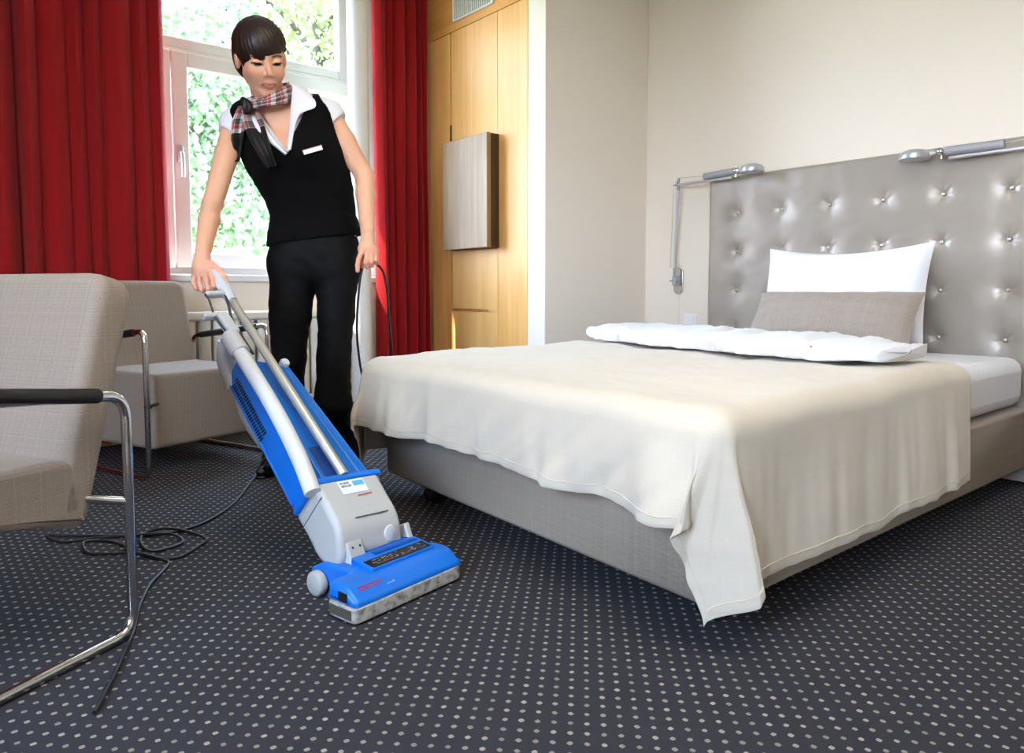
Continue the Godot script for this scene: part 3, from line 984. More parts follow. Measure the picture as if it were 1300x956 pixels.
func vacuum() -> void:
	var v := thing("vacuum_cleaner", "blue and grey upright vacuum cleaner held by its handle", "vacuum cleaner", Vector3(0.879, 0, -1.419))
	var blue := mat(Color(0.06, 0.44, 0.83), 0.32)
	var blue_dark := mat(Color(0.035, 0.34, 0.70), 0.4)
	var grey := mat(Color(0.74, 0.735, 0.72), 0.42)
	var grey_soft := mat(Color(0.77, 0.77, 0.775), 0.45)
	var alu := mat(Color(0.80, 0.78, 0.73), 0.33, 0.7)
	var bump := mat(Color(0.60, 0.59, 0.55), 0.55)
	var nt := NoiseTexture2D.new()
	nt.width = 256; nt.height = 256; nt.seamless = true
	nt.noise = noise(7, 0.03, 4)
	var ramp := Gradient.new()
	ramp.offsets = PackedFloat32Array([0.0, 0.35, 0.6, 1.0])
	ramp.colors = PackedColorArray([Color(0.42, 0.40, 0.36), Color(0.62, 0.60, 0.56), Color(0.72, 0.71, 0.68), Color(0.76, 0.75, 0.72)])
	nt.color_ramp = ramp
	bump.albedo_color = Color(1, 1, 1)
	bump.albedo_texture = nt
	bump.uv1_triplanar = true
	bump.uv1_scale = Vector3(5, 5, 5)
	var red := mat(Color(0.72, 0.06, 0.10), 0.5)
	# ---- floor head: local x across, z to the front
	var hx := Vector3(0.978, 0, -0.209).normalized()
	var head := Node3D.new(); head.name = "floor_head"; v.add_child(head)
	head.basis = Basis(hx, Vector3.UP, hx.cross(Vector3.UP))
	var TX := Transform3D(Basis(Vector3(0, 0, -1), Vector3(0, 1, 0), Vector3(1, 0, 0)), Vector3.ZERO)  # profile (back, up) pushed across x
	var m := MB.new()
	var plan := round_poly([Vector2(-0.172, 0.0), Vector2(0.172, 0.0), Vector2(0.172, 0.10), Vector2(-0.172, 0.10)], [0.018, 0.03, 0.02, 0.02])
	m.prism(plan, 0.034, 0.004, Transform3D(Basis(Vector3(1, 0, 0), Vector3(0, 0, -1), Vector3(0, 1, 0)), Vector3(0, 0.022, 0)))
	obj("bumper", m, bump, head)
	m = MB.new()
	m.rbox(Vector3(0, 0.004, -0.05), Vector3(0.33, 0.008, 0.085), 0.003)
	obj("brush_strip", m, M.black, head)
	m = MB.new()
	m.rbox(Vector3(-0.1722, 0.022, -0.05), Vector3(0.003, 0.022, 0.072), 0.001)
	obj("side_brush", m, mat(Color(0.30, 0.28, 0.24), 0.9), head)
	m = MB.new()
	var prof := round_poly([Vector2(0.003, 0.036), Vector2(0.003, 0.048), Vector2(0.042, 0.078), Vector2(0.100, 0.078), Vector2(0.104, 0.036)].map(func(q): return q), [0.004, 0.02, 0.02, 0.01, 0.004])
	prof.reverse()
	m.prism(prof, 0.338, 0.014, TX)
	obj("hood", m, blue, head)
	m = MB.new()
	m.rbox(Vector3(-0.1698, 0.056, -0.045), Vector3(0.003, 0.020, 0.028), 0.001)
	obj("side_port", m, M.black, head)
	# raised tray behind the hood with the label strip
	m = MB.new()
	prof = round_poly([Vector2(0.060, 0.050), Vector2(0.135, 0.036), Vector2(0.135, 0.094), Vector2(0.060, 0.085)], 0.004)
	m.prism(prof, 0.205, 0.004, Transform3D(TX.basis, Vector3(0.029, 0, 0)))
	m.rbox(Vector3(0.034, 0.060, -0.155), Vector3(0.17, 0.060, 0.06), 0.008)
	obj("tray", m, blue, head)
	m = MB.new()
	for k in 7:
		m.rbox(Vector3(0.05, 0.0935 - k * 0.0008, -0.112 - k * 0.008), Vector3(0.14, 0.004, 0.0035), 0.001)
	obj("tray_ribs", m, blue_dark, head)
	m = MB.new()
	m.rbox(Vector3(0.028, 0.0878, -0.081), Vector3(0.188, 0.002, 0.036), 0.0005, Basis(Vector3.RIGHT, 0.12))
	var strip := obj("label_strip", m, mat(Color(0.045, 0.042, 0.045), 0.5), head)
	var rng := RandomNumberGenerator.new(); rng.seed = 44
	var marks := [[], [], []]
	for k in 46:
		var x := -0.085 + 0.165 * rng.randf()
		var y := -0.012 + 0.022 * rng.randf()
		marks[0].append([x, y, rng.randf_range(0.003, 0.009), 0.0016])
	for q in [[-0.055, -0.010], [-0.035, -0.010], [0.01, -0.010], [0.022, -0.010]]: marks[1].append([q[0], q[1], 0.010, 0.005])
	marks[2].append([-0.07, -0.010, 0.012, 0.005])
	var mm := [mat(Color(0.62, 0.62, 0.62), 0.6), mat(Color(0.62, 0.20, 0.06), 0.6), mat(Color(0.15, 0.42, 0.22), 0.6)]
	for k in 3:
		var o := obj("print", print_mesh(marks[k]), mm[k], strip)
		o.set_meta("kind", "stuff")
		o.transform = Transform3D(Basis(Vector3.RIGHT, 0.12 - PI / 2), Vector3(0.028, 0.0892, -0.081))
	# worn red print and a scratch on the hood
	var hb := Basis(Vector3.RIGHT, -PI / 2 + atan2(0.030, 0.039))
	var dashes := []
	for k in 9: dashes.append([-0.032 + k * 0.0074, 0.0065, 0.006, 0.0026])
	for k in 5: dashes.append([-0.027 + k * 0.0125, -0.001, 0.011 if k < 3 else 0.007, 0.0042])
	var o := obj("red_print", print_mesh(dashes), red, head)
	o.transform = Transform3D(hb, Vector3(-0.105, 0.0663, -0.0258))
	o = obj("scratch", print_mesh([[0, 0, 0.022, 0.0012], [0.009, 0.002, 0.006, 0.0012]]), mat(Color(0.78, 0.80, 0.82), 0.6), head)
	o.transform = Transform3D(hb, Vector3(-0.055, 0.0600, -0.0175))
	# rear arms with wheels
	for s in [-1, 1]:
		m = MB.new()
		prof = round_poly([Vector2(0.10, 0.022), Vector2(0.245, 0.03), Vector2(0.245, 0.055), Vector2(0.205, 0.075), Vector2(0.10, 0.078)], 0.008)
		m.prism(prof, 0.04, 0.006, Transform3D(TX.basis, Vector3(-0.085 if s < 0 else 0.125, 0, 0)))
		var arm := obj("wheel_arm", m, blue, head)
		m = MB.new()
		m.lathe(Vector3(-0.117 if s < 0 else 0.157, 0.030, -0.205), [Vector2(0.001, -0.012), Vector2(0.024, -0.012), Vector2(0.030, -0.007), Vector2(0.030, 0.007), Vector2(0.024, 0.012), Vector2(0.001, 0.013)], 26, Basis(Vector3(0, 0, 1), -PI / 2 * s))
		obj("wheel", m, mat(Color(0.70, 0.70, 0.68), 0.5), arm)
	# hinge blocks
	for x in [-0.047, 0.125]:
		m = MB.new()
		m.rbox(Vector3(x, 0.088, -0.165), Vector3(0.048 if x < 0 else 0.018, 0.06, 0.05), 0.005, Basis(Vector3.RIGHT, -0.4))
		var hg := obj("hinge", m, grey, head)
		if x < 0:
			m = MB.new()
			for q in [-0.011, 0.011]: m.lathe(Vector3(x + q, 0.108, -0.150), [Vector2(0.0001, 0.006), Vector2(0.0032, 0.006)], 10, Basis(Vector3.RIGHT, 0.9))
			obj("screws", m, M.black, hg)
	# ---- body: local x across, y up along the body, z away from its underside
	var bd := Node3D.new(); bd.name = "body"; v.add_child(bd)
	var bo := Vector3(0.843, 0.09, -1.585)
	var ay := (P(272, 352, 2.3) - bo).normalized()
	var ax := (hx - ay * hx.dot(ay)).normalized()
	bd.transform = Transform3D(Basis(ax, ay, ax.cross(ay)), bo - v.position)
	# motor housing: side profile (z, y) pushed across
	m = MB.new()
	var TB := Transform3D(Basis(Vector3(0, 0, 1), Vector3(0, 1, 0), Vector3(-1, 0, 0)), Vector3(0.008, 0, 0))
	prof = round_poly([Vector2(-0.062, 0.168), Vector2(-0.068, 0.03), Vector2(-0.03, -0.025), Vector2(0.012, -0.02), Vector2(0.058, 0.035), Vector2(0.062, 0.168)], [0.004, 0.03, 0.03, 0.03, 0.03, 0.004], 6)
	m.prism(prof, 0.192, 0.016, TB, 4)
	var mh := obj("motor_housing", m, grey, bd)
	m = MB.new()
	m.rbox(Vector3(-0.0875, 0.128, 0.0), Vector3(0.002, 0.0022, 0.118), 0)
	obj("seam", m, mat(Color(0.25, 0.25, 0.25), 0.7), mh)
	m = MB.new()
	m.rbox(Vector3(0.02, 0.052, 0.0612), Vector3(0.10, 0.0022, 0.002), 0)
	obj("seam", m, mat(Color(0.25, 0.25, 0.25), 0.7), mh)
	m = MB.new()
	m.lathe(Vector3(0.066, 0.008, 0.028), [Vector2(0.022, -0.004), Vector2(0.022, 0.006), Vector2(0.018, 0.009), Vector2(0.0001, 0.010)], 24, Basis(Vector3.RIGHT, PI / 2 + 0.75))
	obj("lamp_window", m, grey_soft, mh)
	m = MB.new()
	m.rbox(Vector3(0.01, 0.142, 0.0622), Vector3(0.078, 0.040, 0.0006), 0)
	var stick := obj("sticker", m, mat(Color(0.92, 0.94, 0.97), 0.5), mh)
	m = MB.new()
	m.rbox(Vector3(0.030, 0.150, 0.0626), Vector3(0.032, 0.015, 0.0006), 0)
	obj("logo", m, mat(Color(0.30, 0.70, 0.90), 0.5), stick)
	var k2 := 0
	for s in ["ALFRED", "MÜLLER"]:
		var tm := TextMesh.new()
		tm.text = s
		var fnt := SystemFont.new(); fnt.font_names = PackedStringArray(["Droid Sans"]); fnt.font_weight = 700
		tm.font = fnt
		tm.font_size = 16
		tm.pixel_size = 0.0075 / 16.0
		tm.depth = 0.0004
		var to := obj("lettering", tm, M.black, stick)
		to.position = Vector3(-0.010 + k2 * 0.002, 0.154 - k2 * 0.009, 0.0628)
		k2 += 1
	o = obj("lettering", print_mesh([[-0.016, 0, 0.007, 0.0045], [-0.0085, 0, 0.0055, 0.0035], [-0.002, 0, 0.005, 0.0035], [0.0045, 0, 0.006, 0.004], [0.012, 0.0005, 0.0065, 0.0035], [0.0195, 0, 0.006, 0.0045]]), mat(Color(0.74, 0.34, 0.36), 0.6), mh)
	o.position = Vector3(0.030, 0.113, 0.0622)
	# blue shell
	m = MB.new()
	var sh := round_poly([Vector2(-0.090, 0.166), Vector2(0.108, 0.172), Vector2(0.104, 0.186), Vector2(0.047, 0.600), Vector2(-0.095, 0.640), Vector2(-0.094, 0.20)], 0.008)
	m.prism(sh, 0.10, 0.010, Transform3D(Basis.IDENTITY, Vector3(0, 0, -0.008)))
	var shell := obj("shell", m, blue, bd)
	m = MB.new()
	m.rbox(Vector3(0.009, 0.173, 0.004), Vector3(0.206, 0.018, 0.128), 0.006)
	obj("collar", m, blue, shell)
	# raised rim strips and pocket on the front
	m = MB.new()
	m.tube([Vector3(-0.045, 0.185, 0.042), Vector3(-0.062, 0.60, 0.042)], 0.006, 8)
	m.tube([Vector3(0.070, 0.185, 0.040), Vector3(0.022, 0.595, 0.040)], 0.005, 8)
	m.tube([Vector3(-0.0945, 0.19, -0.045), Vector3(-0.0955, 0.63, -0.045)], 0.004, 8)
	obj("ridges", m, blue, shell)
	m = MB.new()
	m.rbox(Vector3(-0.004, 0.245, 0.0425), Vector3(0.062, 0.105, 0.002), 0.0008, Basis(Vector3(0, 0, 1), 0.06))
	obj("pocket", m, mat(Color(0.025, 0.24, 0.52), 0.5), shell)
	m = MB.new()
	for r in 2:
		for k in 22:
			m.rbox(Vector3(-0.0948, 0.400 + k * 0.0095, -0.033 + r * 0.024), Vector3(0.003, 0.005, 0.018), 0.0005, Basis(Vector3.RIGHT, 0.25))
	var slots := obj("vent_slots", m, M.black, shell)
	slots.set_meta("kind", "stuff")
	m = MB.new()
	m.lathe(Vector3(0.030, 0.602, 0.040), [Vector2(0.014, 0.0), Vector2(0.014, 0.012), Vector2(0.010, 0.017), Vector2(0.0001, 0.018)], 20, Basis(Vector3.RIGHT, PI / 2))
	obj("knob", m, mat(Color(0.86, 0.88, 0.90), 0.35), shell)
	# pale back cover bulging behind the shell
	m = MB.new()
	m.grid(26, 24, func(a: float, b: float) -> Vector3:
		var t := TAU * (1.0 - b)
		var e := pow(sin(PI * clampf(a, 0.001, 0.999)), 0.5)
		return Vector3(-0.012 + cos(t) * 0.074 * e, lerpf(0.33, 0.70, a), -0.066 + sin(t) * 0.070 * e), true)
	obj("back_cover", m, grey_soft, bd)
	# suction hose along the front left, its elbow at the top and the wand stub
	m = MB.new()
	m.tube(curve([Vector3(-0.098, 0.150, 0.052), Vector3(-0.092, 0.25, 0.062), Vector3(-0.088, 0.40, 0.064), Vector3(-0.092, 0.55, 0.062), Vector3(-0.098, 0.66, 0.058), Vector3(-0.104, 0.705, 0.048)], 8), 0.0205, 18)
	obj("hose", m, mat(Color(0.84, 0.84, 0.84), 0.4), bd)
	m = MB.new()
	m.tube([Vector3(-0.094, 0.635, 0.058), Vector3(-0.098, 0.70, 0.056), Vector3(-0.102, 0.712, 0.052)], [0.027, 0.027, 0.018], 18)
	m.tube(curve([Vector3(-0.075, 0.62, -0.055), Vector3(-0.098, 0.675, -0.01), Vector3(-0.105, 0.705, 0.04)], 6), [0.028, 0.027, 0.026, 0.025, 0.025, 0.024, 0.024, 0.023, 0.022, 0.022, 0.021, 0.02, 0.02], 14)
	obj("hose_elbow", m, grey_soft, bd)
	m = MB.new()
	m.rbox(Vector3(-0.093, 0.745, 0.066), Vector3(0.034, 0.085, 0.03), 0.008, Basis(Vector3(0, 0, 1), 0.12))
	m.rbox(Vector3(-0.120, 0.778, 0.066), Vector3(0.066, 0.016, 0.024), 0.007, Basis(Vector3(0, 0, 1), 0.1))
	obj("lower_cable_hook", m, grey_soft, bd)
	# metal handle tube and grip
	var t0 := Vector3(0.0, 0.178, 0.066); var t1 := Vector3(-0.052, 0.865, 0.080)
	m = MB.new()
	m.tube([t0, t1], 0.0125, 18)
	obj("handle_tube", m, alu, bd)
	var g := (t1 - t0).normalized()
	m = MB.new()
	m.tube([t1 - g * 0.035, t1 - g * 0.01, t1 + g * 0.02, t1 + g * 0.07, t1 + g * 0.092, t1 + g * 0.099], [0.0165, 0.019, 0.0195, 0.0175, 0.0165, 0.010], 18, true, 0.9)
	obj("grip", m, grey_soft, bd)
	m = MB.new()
	m.rbox(t1 + Vector3(-0.034, -0.006, 0.0), Vector3(0.075, 0.016, 0.022), 0.007, Basis(Vector3(0, 0, 1), 0.1))
	obj("upper_cable_hook", m, grey_soft, bd)
	# short lead that hangs between the hooks
	m = MB.new()
	m.tube(curve([t1 + Vector3(-0.064, -0.006, 0), t1 + Vector3(-0.072, -0.015, 0.004), t1 + Vector3(-0.070, -0.04, 0.004), Vector3(-0.120, 0.77, 0.07), Vector3(-0.108, 0.715, 0.066)], 6), 0.003, 8)
	m.tube(curve([t1 + Vector3(-0.01, 0.0, 0.004), t1 + Vector3(-0.016, -0.05, 0.0), Vector3(-0.066, 0.76, 0.06), Vector3(-0.052, 0.64, 0.05)], 6), 0.004, 8)
	obj("lead", m, mat(Color(0.22, 0.23, 0.25), 0.5), bd)

func power_cord() -> void:
	var pts := []
	var r := 0.0042
	for q in [[120, 905], [141.5, 864], [158, 828], [171, 798], [177, 770], [191, 742], [208, 724], [214, 714], [202, 709], [176, 706], [140, 703], [112, 702], [106, 692], [130, 686], [154, 691], [168, 702], [195, 708], [228, 707], [252, 697], [262, 685], [246, 677], [214, 674], [186, 676], [178, 687], [188, 702], [206, 698], [232, 688], [214, 681], [160, 680], [100, 680], [60, 683], [80, 688], [130, 682], [190, 679], [236, 672], [274, 655.6], [301, 635], [322, 608], [335, 598]]:
		pts.append(on_y(q[0], q[1], r))
	# the strands of the coil rest on each other
	for i in range(8, 32):
		if i % 3 == 0: pts[i].y += r * 1.8
	var a := on_y(395, 585, r); var b := on_y(442, 572, r)
	pts.append_array([a, b, on_y(462, 552, r)])
	# up to her hand, over it, and down behind the bed
	pts.append_array([P(466, 520, 2.86), P(465, 500, 2.82), P(457, 462, 2.72), P(453, 420, 2.58), P(455, 375, 2.55), P(459, 345, 2.535), P(466, 333, 2.50), P(477, 335, 2.50), P(487, 347, 2.53), P(492, 375, 2.56), P(494, 405, 2.60), P(497, 440, 2.74), P(500, 480, 2.90), P(502, 530, 2.96)])
	var m := MB.new()
	m.tube(curve(pts, 7), r, 8)
	var o := obj("power_cord", m, mat(Color(0.10, 0.10, 0.115), 0.45))
	tag(o, "black power cord coiled on the carpet and looped through her hand", "power cord")

# ---- the cleaner: one field of tapered bones for the body, clothes as offset fields
class Sdf:
	var a := PackedVector3Array()
	var b := PackedVector3Array()
	var ra := PackedFloat32Array()
	var rb := PackedFloat32Array()
	var il := PackedFloat32Array()
	var k := 0.04
	func bone(p: Vector3, q: Vector3, r0: float, r1 := -1.0) -> Sdf:
		a.append(p); b.append(q - p); ra.append(r0); rb.append((r1 if r1 >= 0 else r0) - r0)
		il.append(1.0 / maxf((q - p).length_squared(), 1e-9))
		return self
	func chain(pts: Array, rs: Array) -> Sdf:
		for i in pts.size() - 1: bone(pts[i], pts[i + 1], rs[i], rs[i + 1])
		return self
	func d(p: Vector3) -> float:
		var m := 1e9
		for i in a.size():
			var pa := p - a[i]
			var t := clampf(pa.dot(b[i]) * il[i], 0.0, 1.0)
			var e := (pa - b[i] * t).length() - ra[i] - rb[i] * t
			var h := k - absf(m - e)
			m = minf(m, e)
			if h > 0.0: m -= h * h / (4.0 * k)
		return m

func smin(x: float, y: float, k: float) -> float:
	var h := maxf(k - absf(x - y), 0.0)
	return minf(x, y) - h * h / (4.0 * k)

func smax(x: float, y: float, k: float) -> float:
	return -smin(-x, -y, k)

func ell(p: Vector3, c: Vector3, r: Vector3) -> float:
	var q := p - c
	var k0 := (q / r).length()
	var k1 := (q / (r * r)).length()
	return k0 * (k0 - 1.0) / maxf(k1, 1e-6)

func ball(p: Vector3, c: Vector3, r: float) -> float:
	return (p - c).length() - r

func seg(p: Vector3, a: Vector3, b: Vector3, r0: float, r1: float) -> float:
	var ab := b - a
	var t := clampf((p - a).dot(ab) / ab.length_squared(), 0.0, 1.0)
	return (p - a - ab * t).length() - lerpf(r0, r1, t)

# surface nets of f(p) < 0 inside the box lo..hi; T places the result
func nets(m: MB, f: Callable, lo: Vector3, hi: Vector3, h: float, T := Transform3D.IDENTITY, colour: Variant = null, slack := 1.25) -> void:
	const BS := 4
	var nb := ((hi - lo) / (h * BS)).ceil()
	var nx := int(nb.x) * BS + 1; var ny := int(nb.y) * BS + 1; var nz := int(nb.z) * BS + 1
	var val := PackedFloat32Array(); val.resize(nx * ny * nz); val.fill(1e9)
	var cellv := PackedInt32Array(); cellv.resize(nx * ny * nz); cellv.fill(-1)
	var sy := nx; var sz := nx * ny
	var reach := h * BS * 0.866 * slack + h
	var blocks := []
	for bz in int(nb.z):
		for by in int(nb.y):
			for bx in int(nb.x):
				var c := lo + Vector3(bx + 0.5, by + 0.5, bz + 0.5) * h * BS
				var d: float = f.call(c)
				if absf(d) > reach: continue
				blocks.append(Vector3i(bx, by, bz) * BS)
				for z in range(bz * BS, bz * BS + BS + 1):
					for y in range(by * BS, by * BS + BS + 1):
						for x in range(bx * BS, bx * BS + BS + 1):
							var i := x + y * sy + z * sz
							if val[i] > 1e8: val[i] = f.call(lo + Vector3(x, y, z) * h)
	var corner := [0, 1, sy, sy + 1, sz, sz + 1, sz + sy, sz + sy + 1]
	var cpos := [Vector3(0, 0, 0), Vector3(1, 0, 0), Vector3(0, 1, 0), Vector3(1, 1, 0), Vector3(0, 0, 1), Vector3(1, 0, 1), Vector3(0, 1, 1), Vector3(1, 1, 1)]
	var edges := [[0, 1], [2, 3], [4, 5], [6, 7], [0, 2], [1, 3], [4, 6], [5, 7], [0, 4], [1, 5], [2, 6], [3, 7]]
	for b: Vector3i in blocks:
		for z in range(b.z, b.z + BS):
			for y in range(b.y, b.y + BS):
				for x in range(b.x, b.x + BS):
					var i := x + y * sy + z * sz
					var neg := 0
					for q in 8:
						if val[i + corner[q]] < 0.0: neg += 1
					if neg == 0 or neg == 8: continue
					var s := Vector3.ZERO
					var n := 0
					for e in edges:
						var va := val[i + corner[e[0]]]; var vb := val[i + corner[e[1]]]
						if (va < 0.0) != (vb < 0.0):
							s += (cpos[e[0]] as Vector3).lerp(cpos[e[1]], va / (va - vb))
							n += 1
					var p := lo + (Vector3(x, y, z) + s / n) * h
					if colour != null: m.col = colour.call(p)
					cellv[i] = m.add(T * p)
	var flip := T.basis.determinant() < 0
	for b: Vector3i in blocks:
		for z in range(b.z, b.z + BS):
			for y in range(b.y, b.y + BS):
				for x in range(b.x, b.x + BS):
					var i := x + y * sy + z * sz
					if cellv[i] < 0: continue
					var s0 := val[i] < 0.0
					for ax in 3:
						var st: int = [1, sy, sz][ax]
						var u: int = [sy, sz, 1][ax]; var w: int = [sz, 1, sy][ax]
						var cu: int = [y, z, x][ax]; var cw: int = [z, x, y][ax]
						if cu == 0 or cw == 0: continue
						if (val[i + st] < 0.0) == s0: continue
						var a := cellv[i]; var bb := cellv[i - u]; var c := cellv[i - u - w]; var d := cellv[i - w]
						if bb < 0 or c < 0 or d < 0: continue
						if s0 != flip: m.quad(a, bb, c, d)
						else: m.quad(a, d, c, bb)

func lin(r: float, g: float, b: float) -> Color:
	return Color(r, g, b).srgb_to_linear()

# first place where the ray through a picture point meets a field
func hit(f: Callable, u: float, v: float, d0 := 2.1, off := 0.0) -> Vector3:
	var d := d0
	for i in 60:
		var e: float = f.call(P(u, v, d)) - off
		if e < 0.0008: break
		d += e * 0.9
		if d > 3.2: break
	return P(u, v, d)

func person() -> void:
	var who := thing("person", "person in black vest, plaid scarf and black trousers pushing the vacuum cleaner", "person", Vector3(1.13, 0, -2.70))
	var o0 := who.position
	var RT := cam_basis.x
	var UP := Vector3.UP
	var TC := RT.cross(UP)   # horizontal, towards the camera
	# ---------- torso field
	var torso := Sdf.new(); torso.k = 0.05
	torso.bone(P(326, 162, 2.54), P(402, 156, 2.54), 0.066)
	torso.bone(P(341, 195, 2.55), P(404, 192, 2.55), 0.080)
	torso.bone(P(356, 225, 2.575), P(413, 222, 2.575), 0.072)
	torso.bone(P(370, 256, 2.60), P(420, 254, 2.60), 0.068)
	torso.bone(P(375, 300, 2.62), P(424, 296, 2.62), 0.082)
	torso.bone(P(379, 328, 2.63), P(420, 326, 2.63), 0.088)
	torso.bone(P(348, 192, 2.495), P(350, 188, 2.495), 0.052)
	torso.bone(P(393, 190, 2.495), P(392, 186, 2.495), 0.052)
	torso.bone(P(350, 130, 2.53), P(300, 156, 2.55), 0.036, 0.046)
	torso.bone(P(352, 130, 2.53), P(416, 147, 2.55), 0.036, 0.046)
	# ---------- skin: torso core, neck, arms
	var hipn := 0
	var sh_r := P(299, 158, 2.53); var el_r := P(269, 262, 2.40); var wr_r := P(257, 324, 2.225)
	var sh_l := P(419, 150, 2.545); var el_l := P(463, 224, 2.56); var wr_l := P(467, 300, 2.49)
	var skin := Sdf.new(); skin.k = 0.03
	for i in torso.a.size():
		skin.bone(torso.a[i], torso.a[i] + torso.b[i], torso.ra[i] - 0.002, torso.ra[i] + torso.rb[i] - 0.002)
	skin.bone(P(350, 142, 2.525), P(338, 100, 2.46), 0.050, 0.047)
	var arms := Sdf.new(); arms.k = 0.010
	arms.chain([sh_r, sh_r.lerp(el_r, 0.4), el_r, el_r.lerp(wr_r, 0.3), wr_r], [0.043, 0.039, 0.0325, 0.033, 0.0235])
	arms.chain([sh_l, sh_l.lerp(el_l, 0.4), el_l, el_l.lerp(wr_l, 0.3), wr_l], [0.043, 0.040, 0.0325, 0.033, 0.0235])
	var tone := lin(0.87, 0.66, 0.54)
	var bodym := MB.new(); bodym.has_col = true
	var knuckle := lin(0.85, 0.59, 0.50)
	var skin_col := func(_p: Vector3) -> Color: return tone
	var arm_cut := func(p: Vector3) -> float:
		# the body stays above the hips; trousers hold the rest
		return maxf(smin(skin.d(p), arms.d(p), 0.02), P(400, 330, 2.6).y - p.y)
	bodym.col = tone
	nets(bodym, arm_cut, P(380, 190, 2.5) - Vector3(0.42, 0.42, 0.42), P(380, 190, 2.5) + Vector3(0.42, 0.38, 0.42), 0.008, Transform3D(Basis.IDENTITY, -o0), skin_col)
	# ---------- right hand round the grip
	var hr := Sdf.new(); hr.k = 0.012
	hr.bone(wr_r, P(257, 340, 2.197), 0.0235, 0.026)
	hr.bone(P(253, 338, 2.207), P(265, 341, 2.187), 0.020, 0.020)
	hr.bone(P(248, 349, 2.205), P(266, 345, 2.178), 0.012, 0.012)
	var fr := Sdf.new(); fr.k = 0.002
	fr.chain([P(267, 346, 2.174), P(270.5, 355, 2.150), P(271.2, 363, 2.145), P(273, 366.5, 2.154)], [0.0086, 0.0080, 0.0074, 0.0064])
	fr.chain([P(259.8, 348, 2.180), P(262.2, 358.5, 2.152), P(264.2, 367, 2.148), P(267.5, 369.5, 2.160)], [0.0088, 0.0082, 0.0076, 0.0066])
	fr.chain([P(252.6, 350, 2.190), P(253.6, 360, 2.164), P(256.6, 368, 2.160), P(261, 370.5, 2.170)], [0.0084, 0.0078, 0.0072, 0.0064])
	fr.chain([P(246.4, 351.5, 2.200), P(245.6, 359, 2.178), P(249, 366, 2.174), P(254, 368, 2.180)], [0.0077, 0.0071, 0.0066, 0.0058])
	fr.chain([P(267, 336, 2.192), P(278, 344, 2.174), P(284.5, 352, 2.167), P(287.5, 360, 2.164)], [0.014, 0.0112, 0.0098, 0.008])
	var hand_r := func(p: Vector3) -> float: return smin(hr.d(p), fr.d(p), 0.006)
	nets(bodym, hand_r, P(266, 347, 2.182) - Vector3(0.08, 0.085, 0.085), P(266, 347, 2.182) + Vector3(0.08, 0.08, 0.085), 0.003, Transform3D(Basis.IDENTITY, -o0), func(p: Vector3) -> Color: return tone.lerp(knuckle, clampf(1.0 - absf(fr.d(p) + 0.0) * 60.0, 0, 1) * 0.6))
	# ---------- left hand holding the cord
	var hl := Sdf.new(); hl.k = 0.012
	hl.bone(wr_l, P(467, 314, 2.475), 0.0235, 0.025)
	hl.bone(P(461, 316, 2.47), P(474, 318, 2.48), 0.019, 0.018)
	var fl := Sdf.new(); fl.k = 0.002
	fl.chain([P(459.5, 319, 2.462), P(455.5, 329, 2.452), P(454, 337, 2.450), P(454, 343.5, 2.453)], [0.0098, 0.0088, 0.0082, 0.0072])
	fl.chain([P(466, 323, 2.458), P(464.5, 333, 2.446), P(466.5, 339, 2.462), P(468, 334, 2.476)], [0.0090, 0.0085, 0.0080, 0.007])
	fl.chain([P(472, 323, 2.464), P(471.5, 333, 2.452), P(472.5, 337, 2.468), P(471, 332, 2.480)], [0.0088, 0.0083, 0.0078, 0.007])
	fl.chain([P(477, 321, 2.475), P(477.5, 330, 2.464), P(478, 334, 2.478), P(475, 330, 2.488)], [0.0080, 0.0075, 0.0070, 0.0064])
	fl.chain([P(461, 312, 2.485), P(460, 325, 2.488), P(460.5, 338, 2.482)], [0.0135, 0.0110, 0.0085])
	var hand_l := func(p: Vector3) -> float: return smin(hl.d(p), fl.d(p), 0.006)
	nets(bodym, hand_l, P(467, 322, 2.47) - Vector3(0.075, 0.085, 0.075), P(467, 322, 2.47) + Vector3(0.075, 0.085, 0.075), 0.003, Transform3D(Basis.IDENTITY, -o0), func(p: Vector3) -> Color: return tone.lerp(knuckle, clampf(1.0 - absf(fl.d(p)) * 60.0, 0, 1) * 0.6))
	# ---------- head, in its own axes: x to the picture's right, z out of the face
	var HB := Basis(RT, UP, TC) * Basis(UP, deg_to_rad(34)) * Basis(Vector3.RIGHT, deg_to_rad(24)) * Basis(Vector3(0, 0, 1), deg_to_rad(9.0))
	var HT := Transform3D(HB, P(331.3, 73.6, 2.43))
	var face := func(p: Vector3) -> float:
		var q := Vector3(absf(p.x), p.y, p.z)
		var d := ell(p, Vector3(0, 0.034, -0.014), Vector3(0.073, 0.081, 0.092))
		d = smin(d, ell(p, Vector3(0, -0.028, 0.020), Vector3(0.057, 0.080, 0.068)), 0.03)
		d = smin(d, seg(q, Vector3(0.040, -0.056, 0.006), Vector3(0.007, -0.101, 0.060), 0.018, 0.0165), 0.03)
		d = smin(d, ball(q, Vector3(0.034, -0.034, 0.056), 0.025), 0.025)
		d = smin(d, seg(q, Vector3(0.0, 0.020, 0.078), Vector3(0.038, 0.020, 0.064), 0.013, 0.012), 0.02)
		# eye hollows and lids lowered over the eyes
		d = smax(d, -ball(q, Vector3(0.031, 0.001, 0.098), 0.0195), 0.012)
		d = smin(d, ell(q, Vector3(0.0305, -0.0015, 0.0735), Vector3(0.0155, 0.0125, 0.0135)), 0.004)
		# nose
		d = smin(d, seg(p, Vector3(0, 0.012, 0.080), Vector3(0, -0.032, 0.1030), 0.0062, 0.0085), 0.010)
		d = smin(d, ball(q, Vector3(0.0095, -0.0365, 0.0890), 0.0074), 0.006)
		d = smax(d, -ball(q, Vector3(0.0055, -0.0435, 0.0960), 0.0032), 0.003)
